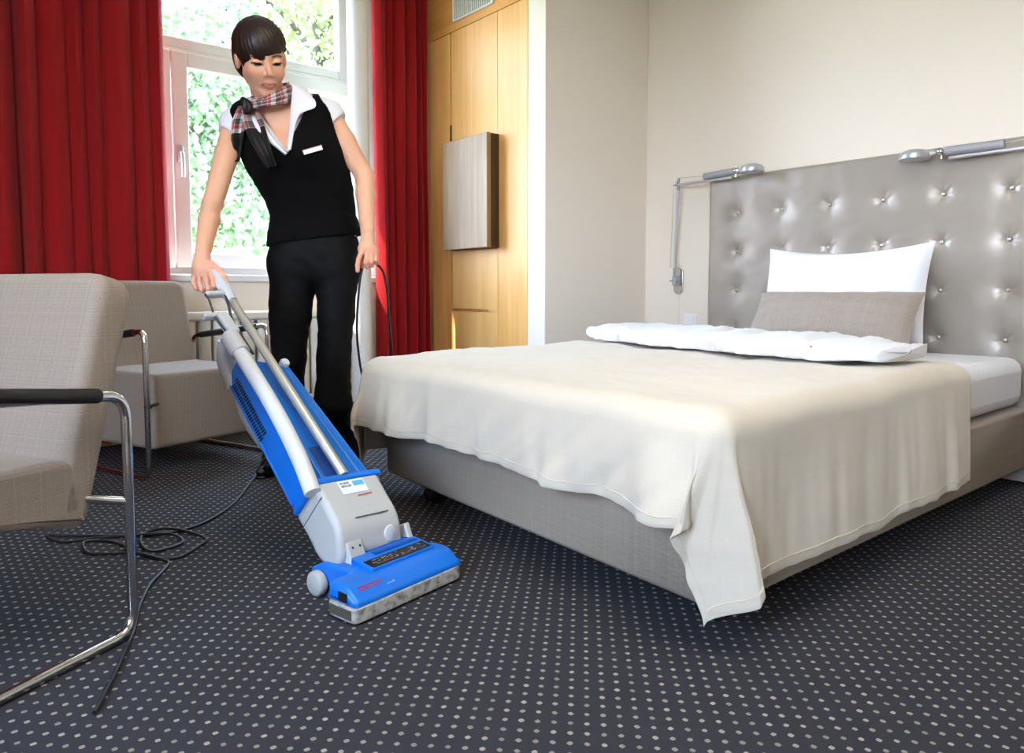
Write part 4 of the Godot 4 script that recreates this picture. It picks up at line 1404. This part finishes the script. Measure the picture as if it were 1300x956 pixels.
		# lips
		d = smin(d, seg(q, Vector3(0.0035, -0.0645, 0.0855), Vector3(0.024, -0.0680, 0.0735), 0.0055, 0.0030), 0.008)
		d = smin(d, seg(q, Vector3(0.0, -0.0750, 0.0835), Vector3(0.021, -0.0705, 0.0735), 0.0068, 0.0030), 0.008)
		d = smax(d, -seg(q, Vector3(0.0, -0.0695, 0.0925), Vector3(0.026, -0.0695, 0.0790), 0.0020, 0.0016), 0.002)
		# ears
		d = smin(d, ell(q, Vector3(0.0745, -0.006, -0.006), Vector3(0.010, 0.029, 0.019)), 0.006)
		# neck stump that runs into the body
		d = smin(d, seg(p, Vector3(0, -0.05, -0.025), Vector3(0.02, -0.13, -0.045), 0.046, 0.048), 0.02)
		return d
	var lip := lin(0.76, 0.47, 0.43); var lash := lin(0.05, 0.035, 0.035); var blush := lin(0.84, 0.57, 0.48)
	var face_col := func(p: Vector3) -> Color:
		var q := Vector3(absf(p.x), p.y, p.z)
		var c: Color = tone
		if p.z > 0.02:
			c = c.lerp(blush, 0.55 * exp(-q.distance_squared_to(Vector3(0.042, -0.032, 0.07)) / 0.0005))
			# lashes and brows
			# lowered eye: iris and white in the narrow opening, lashes with eyeliner along the lid edge
			var ex := (q.x - 0.0318) / 0.0175
			if absf(ex) < 1.0:
				var edge := -0.0035 - 0.0045 * ex * ex + 0.0012 * ex
				var lower := -0.0095 + 0.0035 * ex * ex
				if q.y < edge and q.y > lower: c = lin(0.13, 0.08, 0.06) if absf(ex) < 0.55 else lin(0.72, 0.66, 0.63)
				if q.y >= edge - 0.0008 and q.y < edge + 0.0046: c = lash
				if q.y <= lower and q.y > lower - 0.0012: c = lash
			var br := absf(q.y - (0.0195 - 0.003 * pow((q.x - 0.030) / 0.02, 2.0)))
			if q.x > 0.012 and q.x < 0.050 and br < 0.0032: c = c.lerp(lin(0.16, 0.10, 0.08), 0.85)
			var up := Vector2(q.x / 0.0255, (q.y + 0.0660) / 0.0048)
			var lo_ := Vector2(q.x / 0.0235, (q.y + 0.0740) / 0.0060)
			if p.z > 0.06 and (up.length() < 1.0 or lo_.length() < 1.0): c = c.lerp(lip, 0.9)
			if p.z > 0.06 and q.x < 0.026 and absf(q.y + 0.0692 + q.x * 0.02) < 0.0013: c = lin(0.30, 0.13, 0.13)
		return c
	nets(bodym, face, Vector3(-0.095, -0.145, -0.12), Vector3(0.095, 0.13, 0.12), 0.0028, Transform3D(HT.basis, HT.origin - o0), face_col, 1.5)
	var skinm := mat(Color(1, 1, 1), 0.48, 0.0, 0.4)
	skinm.vertex_color_use_as_albedo = true
	skinm.subsurf_scatter_enabled = true
	skinm.subsurf_scatter_strength = 0.08
	obj("body", bodym, skinm, who)
	# ---------- hair: short cut with a long side-swept fringe
	var hn := noise(301, 1.0, 2)
	var hair := func(p: Vector3) -> float:
		var ang := atan2(p.x + 0.02 - 0.35 * (0.10 - p.y), p.z + 0.03)   # strands sweep sideways from the parting
		var d := ell(p, Vector3(0, 0.036, -0.012), Vector3(0.0850, 0.0925, 0.106))
		d = smin(d, ell(p, Vector3(-0.002, -0.02, -0.045), Vector3(0.074, 0.070, 0.062)), 0.03)
		d += 0.0011 * sin(ang * 46.0 + 2.2 * hn.get_noise_2d(ang * 2.0, p.y * 9.0)) + 0.0012 * hn.get_noise_2d(ang * 9.0, p.y * 4.0)
		# opening for the face: below the slanting fringe, between the side locks
		var line := 0.0140 + 0.33 * p.x + 0.004 * sin(p.x * 90.0) - 6.0 * maxf(0.0, -p.x - 0.045) * absf(p.x + 0.045) * 8.0
		var zf := 0.030 if p.x < 0 else 0.012
		var cut := maxf(p.y - line, zf + 0.25 * maxf(0.0, -0.02 - p.y) - p.z)
		d = smax(d, -cut, 0.006)
		# ear left free, nape tapering
		d = smax(d, -(ell(p, Vector3(-0.085, -0.022, 0.004), Vector3(0.025, 0.024, 0.020))), 0.004)
		d = smax(d, -(ell(p, Vector3(0.085, -0.022, 0.000), Vector3(0.03, 0.045, 0.035))), 0.004)
		d = smax(d, (-0.082 - 0.2 * (p.z + 0.05)) - p.y, 0.01)
		return d
	var hm := MB.new()
	nets(hm, hair, Vector3(-0.105, -0.115, -0.13), Vector3(0.105, 0.15, 0.11), 0.0032, Transform3D(HT.basis, HT.origin - o0), null, 1.7)
	var hmat := mat(Color(0.14, 0.075, 0.055), 0.42, 0.0, 0.45)
	obj("hair", hm, hmat, who)
	# ---------- shirt
	var armR := (el_r - sh_r).normalized(); var armL := (el_l - sh_l).normalized()
	var ink := func(p: Vector3) -> Vector2:   # place across and up in a plane facing the camera, in metres
		return Vector2((p - P(366, 195, 2.45)).dot(RT), (p - P(366, 195, 2.45)).y)
	var half := func(q: Vector2, a: Vector2, b: Vector2) -> float:   # signed distance, positive right of a -> b
		var t := (b - a).normalized()
		return (q - a).dot(Vector2(t.y, -t.x))
	var S := 2.45 / F
	var shirt := func(p: Vector3) -> float:
		var d := torso.d(p) - 0.006
		d = smin(d, seg(p, sh_r, sh_r + armR * 0.10, 0.051, 0.049), 0.02)
		d = smin(d, seg(p, sh_l, sh_l + armL * 0.10, 0.051, 0.049), 0.02)
		# sleeve hems
		d = maxf(d, (p - P(428.5, 158, 2.545)).dot((armL * 0.75 + RT * 0.45).normalized()))
		d = maxf(d, (p - P(288, 176, 2.545)).dot((armR * 0.75 - RT * 0.45).normalized()))
		d = maxf(d, P(366, 235, 2.5).y - p.y)
		# open neck: V between the collar edges, cut through the front only
		var q: Vector2 = ink.call(p)
		var v := maxf(half.call(q, Vector2(-1, 3) * S, Vector2(2, 70) * S), -half.call(q, Vector2(-1, 3) * S, Vector2(-36, 48) * S))
		v = maxf(v, (P(366, 195, 2.535) - p).dot(TC))
		d = maxf(d, -v)
		d = maxf(d, -seg(p, P(350, 150, 2.53), P(338, 96, 2.46), 0.052, 0.058))
		return d
	var white := mat(Color(0.90, 0.89, 0.92), 0.8, 0.0, 0.3)
	white.rim_enabled = true; white.rim = 0.2
	var sm := MB.new()
	nets(sm, shirt, P(365, 180, 2.52) - Vector3(0.3, 0.16, 0.3), P(365, 180, 2.52) + Vector3(0.3, 0.24, 0.3), 0.0055, Transform3D(Basis.IDENTITY, -o0), null, 1.4)
	var so := obj("shirt", sm, white, who)
	# ---------- vest
	var hem_up := (UP - RT * 0.13).normalized()
	var fold := noise(305, 1.0, 2)
	var vest := func(p: Vector3) -> float:
		var q: Vector2 = ink.call(p)
		var wr := 0.003 * fold.get_noise_2d(q.x * 14.0 + q.y * 8.0, q.y * 22.0) * smoothstep(0.0, -0.12, q.y)
		var d := torso.d(p) - 0.0135 + wr
		d = maxf(d, (P(400, 305, 2.6) - p).dot(hem_up))
		d = smax(d, -seg(p, P(437, 128, 2.545), P(456, 172, 2.545), 0.086, 0.076), 0.004)
		d = smax(d, -seg(p, P(277, 150, 2.545), P(268, 186, 2.545), 0.080, 0.090), 0.004)
		var v := maxf(half.call(q, Vector2(0, -1) * S, Vector2(26, 80) * S), -half.call(q, Vector2(0, -1) * S, Vector2(-38, 44) * S))
		v = maxf(v, (P(366, 195, 2.545) - p).dot(TC))
		d = smax(d, -v, 0.003)
		d = maxf(d, -seg(p, P(350, 150, 2.53), P(338, 96, 2.46), 0.060, 0.070))
		return d
	var blackm := mat(Color(0.022, 0.022, 0.024), 0.9, 0.0, 0.25)
	blackm.rim_enabled = true; blackm.rim = 0.12
	var vm := MB.new()
	nets(vm, vest, P(380, 215, 2.55) - Vector3(0.27, 0.30, 0.25), P(380, 215, 2.55) + Vector3(0.27, 0.34, 0.25), 0.006, Transform3D(Basis.IDENTITY, -o0), null, 1.4)
	obj("vest", vm, blackm, who)
	# ---------- trousers
	var ank_r := on_y(358, 597, 0.0) + UP * 0.075; var ank_l := on_y(436, 592, 0.0) + UP * 0.075
	var tr := Sdf.new(); tr.k = 0.035
	tr.bone(P(378, 312, 2.62), P(422, 309, 2.62), 0.088)
	tr.bone(P(374, 332, 2.63), P(425, 330, 2.63), 0.094)
	var legs := Sdf.new(); legs.k = 0.012
	legs.chain([P(373, 345, 2.63), P(368, 400, 2.63), P(367, 455, 2.66), P(362, 520, 2.74), ank_r - UP * 0.02], [0.084, 0.073, 0.060, 0.062, 0.074])
	legs.chain([P(427, 345, 2.63), P(427, 400, 2.63), P(424, 450, 2.64), P(423, 510, 2.68), ank_l - UP * 0.02], [0.080, 0.064, 0.060, 0.066, 0.076])
	var tn := noise(309, 1.0, 2)
	var trousers := func(p: Vector3) -> float:
		var d := smin(tr.d(p), legs.d(p), 0.03)
		d += 0.004 * tn.get_noise_2d(p.x * 14.0 + p.y * 6.0, p.y * 16.0)
		d = maxf(d, p.y - P(400, 296, 2.6).y)
		return maxf(d, 0.028 - p.y)
	var tmsh := MB.new()
	nets(tmsh, trousers, Vector3(0.80, 0.0, -3.10), Vector3(1.62, 0.98, -2.20), 0.008, Transform3D(Basis.IDENTITY, -o0), null, 1.4)
	obj("trousers", tmsh, mat(Color(0.030, 0.030, 0.034), 0.75, 0.0, 0.3), who)
	# ---------- shoes
	var leather := mat(Color(0.02, 0.02, 0.022), 0.16, 0.0, 0.6)
	for k in 2:
		var toe: Vector3 = on_y(325, 610, 0.0) if k == 0 else on_y(424, 604, 0.0)
		var an: Vector3 = ank_r if k == 0 else ank_l
		var heel := Vector3(an.x, 0, an.z)
		var dir := (toe - heel).normalized()
		heel = toe - dir * 0.245
		var shoe := func(p: Vector3) -> float:
			var d := seg(p, toe - dir * 0.036 + UP * 0.024, toe - dir * 0.085 + UP * 0.036, 0.022, 0.034)
			d = smin(d, seg(p, toe - dir * 0.085 + UP * 0.036, heel + dir * 0.05 + UP * 0.055, 0.034, 0.036), 0.02)
			d = smin(d, seg(p, heel + dir * 0.045 + UP * 0.05, heel + dir * 0.05 + UP * 0.085, 0.034, 0.030), 0.02)
			d = smin(d, seg(p, heel + dir * 0.035 + UP * 0.0, heel + dir * 0.035 + UP * 0.04, 0.022, 0.026), 0.01)
			d = minf(d, maxf(seg(p, toe - dir * 0.04, toe - dir * 0.10, 0.027, 0.037), p.y - 0.010))
			return maxf(d, 0.001 - p.y)
		var shm := MB.new()
		var mid := (toe + heel) / 2
		nets(shm, shoe, Vector3(mid.x - 0.17, -0.008, mid.z - 0.17), Vector3(mid.x + 0.17, 0.14, mid.z + 0.17), 0.005, Transform3D(Basis.IDENTITY, -o0), null, 1.3)
		obj("shoe", shm, leather, who)
	# ---------- collar of the shirt
	var over := func(p: Vector3) -> float: return minf(vest.call(p), shirt.call(p))
	for edge in [
		[[[371, 106], [371, 122], [369, 150], [366, 194]], [[390, 114], [401, 135], [379, 148], [369, 190]]],
		[[[322, 138], [333, 155], [344, 171], [365, 195]], [[316, 150], [328, 168], [341, 180], [362, 197]]],
	]:
		var ins := []; var outs := []
		for q in edge[0]: ins.append(hit(over, q[0], q[1], 2.2, 0.007))
		for q in edge[1]: outs.append(hit(over, q[0], q[1], 2.2, 0.007))
		for row in [ins, outs]:
			for i in row.size():
				if row[i].distance_to(P(360, 150, 2.47)) > 0.2: row[i] = P(edge[0][i][0], edge[0][i][1], 2.46)
		var ci := curve(ins, 6); var co := curve(outs, 6)
		var n := ci.size()
		var cm := MB.new()
		cm.sheet(n, 7, func(a: float, b: float) -> Vector3:
			var i := int(round(a * (n - 1)))
			return (ci[i] as Vector3).lerp(co[i], b) + TC * 0.006 * sin(PI * b) - o0, -0.003)
		obj("collar", cm, white, so)
	# ---------- name badge
	var bc := hit(over, 397, 190.5, 2.2, 0.004)
	var gx := (hit(over, 404, 188.5, 2.2, 0.004) - hit(over, 390, 192.5, 2.2, 0.004)).normalized()
	var gz := (TC - gx * TC.dot(gx)).normalized()
	var BB := Basis(gx, gz.cross(gx), gz)
	var bm := MB.new()
	bm.rbox(bc - o0 + gz * 0.003, Vector3(0.064, 0.0165, 0.003), 0.001, BB)
	var badge := obj("name_badge", bm, mat(Color(0.93, 0.93, 0.94), 0.4), who)
	bm = MB.new()
	bm.rbox(bc - o0 + gz * 0.0046 + BB.y * 0.0068, Vector3(0.062, 0.002, 0.0006), 0, BB)
	obj("stripe", bm, mat(Color(0.75, 0.30, 0.33), 0.5), badge)
	scarf(who, over, RT, UP, TC)

func plaid(black_from: float) -> StandardMaterial3D:
	# grey and white checks with red and black lines; beyond black_from the cloth is plain black
	var n := 256
	var im := Image.create(n, n, false, Image.FORMAT_RGB8)
	for y in n:
		for x in n:
			var c := Color(0.62, 0.60, 0.59)
			for k in 2:
				var t := fposmod((x if k == 0 else y) / 64.0, 1.0)
				var s := Color(0.80, 0.79, 0.78)
				if t < 0.30: s = Color(0.30, 0.28, 0.29)
				elif t < 0.34: s = Color(0.9, 0.9, 0.9)
				elif t < 0.52: s = Color(0.74, 0.16, 0.17)
				elif t < 0.56: s = Color(0.08, 0.08, 0.08)
				elif t > 0.93: s = Color(0.12, 0.11, 0.12)
				c = s if k == 0 else c.lerp(s, 0.5)
			if y / float(n) > black_from: c = Color(0.035, 0.033, 0.036)
			im.set_pixel(x, y, c)
	im.generate_mipmaps()
	var m := mat(Color(1, 1, 1), 0.55, 0.0, 0.4)
	m.albedo_texture = tex(im)
	m.rim_enabled = true; m.rim = 0.2
	return m

func scarf(who: Node3D, over: Callable, RT: Vector3, UP: Vector3, TC: Vector3) -> void:
	var o0 := who.position
	var c := P(343, 121, 2.485)
	var s := Node3D.new(); s.name = "scarf"; who.add_child(s)
	var m := MB.new()
	# band round the neck, lower in front
	m.sheet(64, 10, func(a: float, b: float) -> Vector3:
		var t := TAU * a
		var out := RT * sin(t) * 0.068 + TC * cos(t) * 0.070
		# upper and lower edge: low under the chin, high at the side of the neck
		var f := 0.5 + 0.5 * cos(t); var sd := sin(t)
		var top := lerpf(0.045, -0.022, f) + 0.030 * maxf(sd, 0.0) - 0.012 * maxf(-sd, 0.0)
		var low := lerpf(-0.005, -0.058, f) + 0.010 * sd
		var lift := Vector3.ZERO
		var hgt := lerpf(low, top, b)
		var puff := 0.009 * sin(PI * b) + 0.003 * sin(b * 14.0 + t * 2.0) + 0.0025 * sin(t * 7.0 + b * 5.0)
		return c + out * (1.0 + puff / 0.07 - 0.10 * (b - 0.4)) + lift + UP * hgt - o0, 0.004)
	for i in m.uv.size(): m.uv[i] = Vector2(m.uv[i].y * 0.9, m.uv[i].x * 2.6)
	obj("neck_band", m, plaid(2.0), s)
	# knot at the side of the neck
	var kc := P(311, 134, 2.415)
	m = MB.new()
	m.grid(18, 20, func(a: float, b: float) -> Vector3:
		var t := TAU * b; var e := sin(PI * clampf(a, 0.01, 0.99))
		var r := 1.0 + 0.22 * sin(t * 3.0 + a * 5.0) + 0.1 * sin(t * 7.0 - a * 3.0)
		return kc + RT * (0.016 * e * cos(t) * r + 0.006 * sin(PI * a * 1.5)) + UP * (0.029 * -cos(PI * a)) + TC * (0.012 * e * sin(t) * r) - o0, true)
	for i in range(0, m.ix.size(), 3):
		var q := m.ix[i + 1]; m.ix[i + 1] = m.ix[i + 2]; m.ix[i + 2] = q
	for i in m.uv.size(): m.uv[i] = Vector2(m.uv[i].x * 0.7 + 0.1, m.uv[i].y * 0.6)
	obj("knot", m, mat(Color(0.045, 0.042, 0.046), 0.5), s)
	# two tails hanging over the vest
	var tails := [
		[[[311, 134, 8], [305, 152, 10], [302, 172, 9], [300.5, 190, 7], [300, 206, 5]], 0.46],
		[[[316, 135, 9], [322, 155, 13], [329, 176, 12], [337, 196, 9], [345, 212, 6.5]], 0.34],
	]
	for tl in tails:
		var ce := []; var wd := []
		for q in tl[0]:
			var p := hit(over, q[0], q[1], 2.2, 0.012)
			var dep := clampf((p - EYE).dot(-cam_basis.z), 2.38, 2.47)
			ce.append(P(q[0], q[1], dep)); wd.append(Vector3(q[2], 0, 0))
		var cc := curve(ce, 8); var ww := curve(wd, 8)
		var n := cc.size()
		m = MB.new()
		m.sheet(n, 13, func(a: float, b: float) -> Vector3:
			var i := int(round((1.0 - a) * (n - 1)))
			var w: float = ww[i].x * 2.42 / F
			return cc[i] + RT * ((b * 2 - 1) * -w) + UP * ((b - 0.5) * -0.01) + TC * (0.004 + 0.007 * sin(b * 9.0 + i * 0.08)) - o0, 0.003)
		for i in m.uv.size(): m.uv[i] = Vector2(m.uv[i].y * 0.45, 1.0 - m.uv[i].x)
		obj("scarf_tail", m, plaid(tl[1]), s)

# ---- trees outside the window, and an unseen light panel added overhead
func tree(label: String, at: Vector3, crown: Vector3, n: int, s: int, leaf_tone: Color) -> void:
	var rng := RandomNumberGenerator.new(); rng.seed = s
	var t := thing("tree", label, "tree", Vector3(at.x, -3.2, at.z), 0.0, "trees outside the window")
	var top := at.y + 3.2
	var m := MB.new()
	m.tube(curve([Vector3(0, 0, 0), Vector3(0.1, top * 0.4, 0.05), Vector3(0, top * 0.8, 0), Vector3(0.05, top + crown.y * 0.5, 0)], 5), [0.20, 0.19, 0.18, 0.17, 0.16, 0.15, 0.14, 0.13, 0.12, 0.11, 0.10, 0.09, 0.08, 0.06, 0.05, 0.03], 10)
	for k in 7:
		var a := rng.randf() * TAU
		var y := top + crown.y * rng.randf_range(-0.7, 0.2)
		var tip := Vector3(cos(a) * crown.x, y - top + crown.y * 0.5, sin(a) * crown.z) * 0.75 + Vector3(0, top, 0)
		m.tube(curve([Vector3(0.03, y, 0), Vector3(0.03, y, 0).lerp(tip, 0.5) + Vector3(0, 0.15, 0), tip], 5), [0.06, 0.055, 0.05, 0.045, 0.04, 0.035, 0.03, 0.025, 0.02, 0.015, 0.01], 6)
	obj("trunk", m, mat(Color(0.30, 0.25, 0.20), 0.9), t)
	var leaf := MB.new()
	for q in [[Vector3(0, 0, 0), Vector3(0.45, 0.12, 0.3), Vector3(0, 0, 1)], [Vector3(0, 0, 0), Vector3(0, 0, 1), Vector3(-0.45, 0.12, 0.3)]]:
		leaf.flat(q)
	var lm := leaf.mesh()
	var mm := MultiMesh.new()
	mm.transform_format = MultiMesh.TRANSFORM_3D
	mm.use_colors = true
	mm.mesh = lm
	mm.instance_count = n
	# leaves gather in tufts
	var tufts := []
	for k in 46:
		var v := Vector3(rng.randfn(), rng.randfn(), rng.randfn()).normalized() * pow(rng.randf(), 0.4)
		tufts.append(v * crown + Vector3(0, top, 0))
	for k in n:
		var c: Vector3 = tufts[rng.randi() % tufts.size()]
		var p := c + Vector3(rng.randfn(), rng.randfn() * 0.75, rng.randfn()) * 0.24
		var B := Basis.from_euler(Vector3(rng.randf() * TAU, rng.randf() * TAU, rng.randf() * TAU)).scaled(Vector3.ONE * rng.randf_range(0.055, 0.115))
		mm.set_instance_transform(k, Transform3D(B, p))
		var g := rng.randf_range(0.75, 1.15)
		mm.set_instance_color(k, Color(leaf_tone.r * g, leaf_tone.g * g, leaf_tone.b * g))
	var o := MultiMeshInstance3D.new()
	o.name = "foliage"
	o.multimesh = mm
	var lmat := mat(Color(1, 1, 1), 0.5)
	lmat.vertex_color_use_as_albedo = true
	lmat.backlight_enabled = true
	lmat.backlight = Color(0.45, 0.5, 0.3)
	o.material_override = lmat
	o.set_meta("kind", "stuff")
	t.add_child(o, true)

func outside() -> void:
	struct("ground", box(Vector3(-30, -3.4, -45), Vector3(45, -3.2, ZW - 0.4)), mat(Color(0.52, 0.58, 0.38), 0.9), "sunlit lawn below the window", "lawn")
	tree("leafy pale green tree closest to the window", P(265, 185, 8.0), Vector3(1.0, 1.4, 1.0), 11000, 61, Color(0.22, 0.33, 0.17))
	tree("tall yellow green tree rising past the window head", P(400, 40, 11.0), Vector3(1.5, 1.6, 1.5), 12000, 62, Color(0.32, 0.40, 0.16))
	tree("dark blue green tree behind the lower sash", P(330, 255, 10.5), Vector3(1.1, 1.0, 1.2), 8000, 63, Color(0.13, 0.23, 0.18))
	tree("small round tree seen through the upper pane", P(262, 35, 10.0), Vector3(0.55, 0.5, 0.6), 3000, 64, Color(0.17, 0.27, 0.19))

func added_ceiling_light() -> void:  # unseen panel added for soft light from above, in place of bounced flash
	var l := thing("added_ceiling_light", "large unseen light panel added under the ceiling for soft light from above", "added light", Vector3(0.75, YC, -0.55))
	var m := MB.new()
	for r in [[-0.72, 0.0, 0.04, 1.44], [0.72, 0.0, 0.04, 1.44], [0.0, -0.72, 1.48, 0.04], [0.0, 0.72, 1.48, 0.04]]:
		m.rbox(Vector3(r[0], -0.03, r[1]), Vector3(r[2], 0.058, r[3]), 0.004)
	obj("frame", m, M.white_paint, l)
	var g := mat(Color(0.95, 0.95, 0.93), 0.5)
	g.emission_enabled = true
	g.emission = Color(1.0, 0.97, 0.92)
	g.emission_energy_multiplier = 1.0
	obj("diffuser", box(Vector3(-0.70, -0.03, -0.70), Vector3(0.70, -0.022, 0.70)), g, l)
	var a := AreaLight3D.new()
	a.name = "fill_area_light"
	a.area_size = Vector2(1.4, 1.4)
	a.light_color = Color(1.0, 0.965, 0.91)
	a.light_energy = 3.1
	a.area_range = 12.0
	a.shadow_enabled = true
	l.add_child(a)
	a.position = Vector3(0, -0.035, 0)
	a.rotation.x = -PI / 2

func _ready() -> void:
	# camera: lens axis at (650, 433) of the 1300 x 956 frame
	var cam := Camera3D.new()
	cam.name = "camera"
	add_child(cam)
	cam.transform = Transform3D(cam_basis, EYE)
	var near := 0.05
	cam.set_frustum(956.0 / F * near, Vector2(0, -(478.0 - CV) / F * near), near, 200.0)
	cam.current = true
	# sky and exposure
	var we := WorldEnvironment.new()
	we.name = "world"
	var env := Environment.new()
	env.background_mode = Environment.BG_SKY
	env.sky = Sky.new()
	var sk := ProceduralSkyMaterial.new()
	sk.sky_top_color = Color(0.72, 0.84, 1.0)
	sk.sky_horizon_color = Color(0.95, 0.97, 1.0)
	sk.ground_horizon_color = Color(0.75, 0.78, 0.74)
	sk.ground_bottom_color = Color(0.55, 0.58, 0.50)
	sk.sky_energy_multiplier = 4.2
	sk.ground_energy_multiplier = 2.0
	env.sky.sky_material = sk
	env.tonemap_mode = Environment.TONE_MAPPER_LINEAR
	env.tonemap_exposure = 1.14
	env.sdfgi_enabled = true
	env.ssao_enabled = true
	env.ssil_enabled = true
	we.environment = env
	add_child(we)
	# sun, high behind the window wall
	var sun := DirectionalLight3D.new()
	sun.name = "sun"
	sun.light_color = Color(1.0, 0.95, 0.86)
	sun.light_energy = 9.0
	sun.light_angular_distance = 0.6
	sun.shadow_enabled = true
	add_child(sun)
	sun.look_at_from_position(Vector3.ZERO, Vector3(1.0, -1.1, 0.42))
	materials()
	added_ceiling_light()
	room()
	outside()
	bed()
	headboard()
	reading_lamp("silver swing-arm reading lamp mounted left of the headboard", Vector3(3.25, 0.772, -2.50), 1.0, Vector3(-0.08, 0.505, 0.045), Vector3(-0.15, 0.505, 0.525))
	reading_lamp("silver swing-arm reading lamp reaching in front of the headboard from its right end", Vector3(3.25, 0.772, -0.54), -1.0, Vector3(-0.08, 0.47, -0.10), Vector3(-0.15, 0.465, -0.71))
	cable_down(Vector3(3.25, 0.772, -2.50))
	bedside()
	chairs()
	vacuum()
	power_cord()
	person()
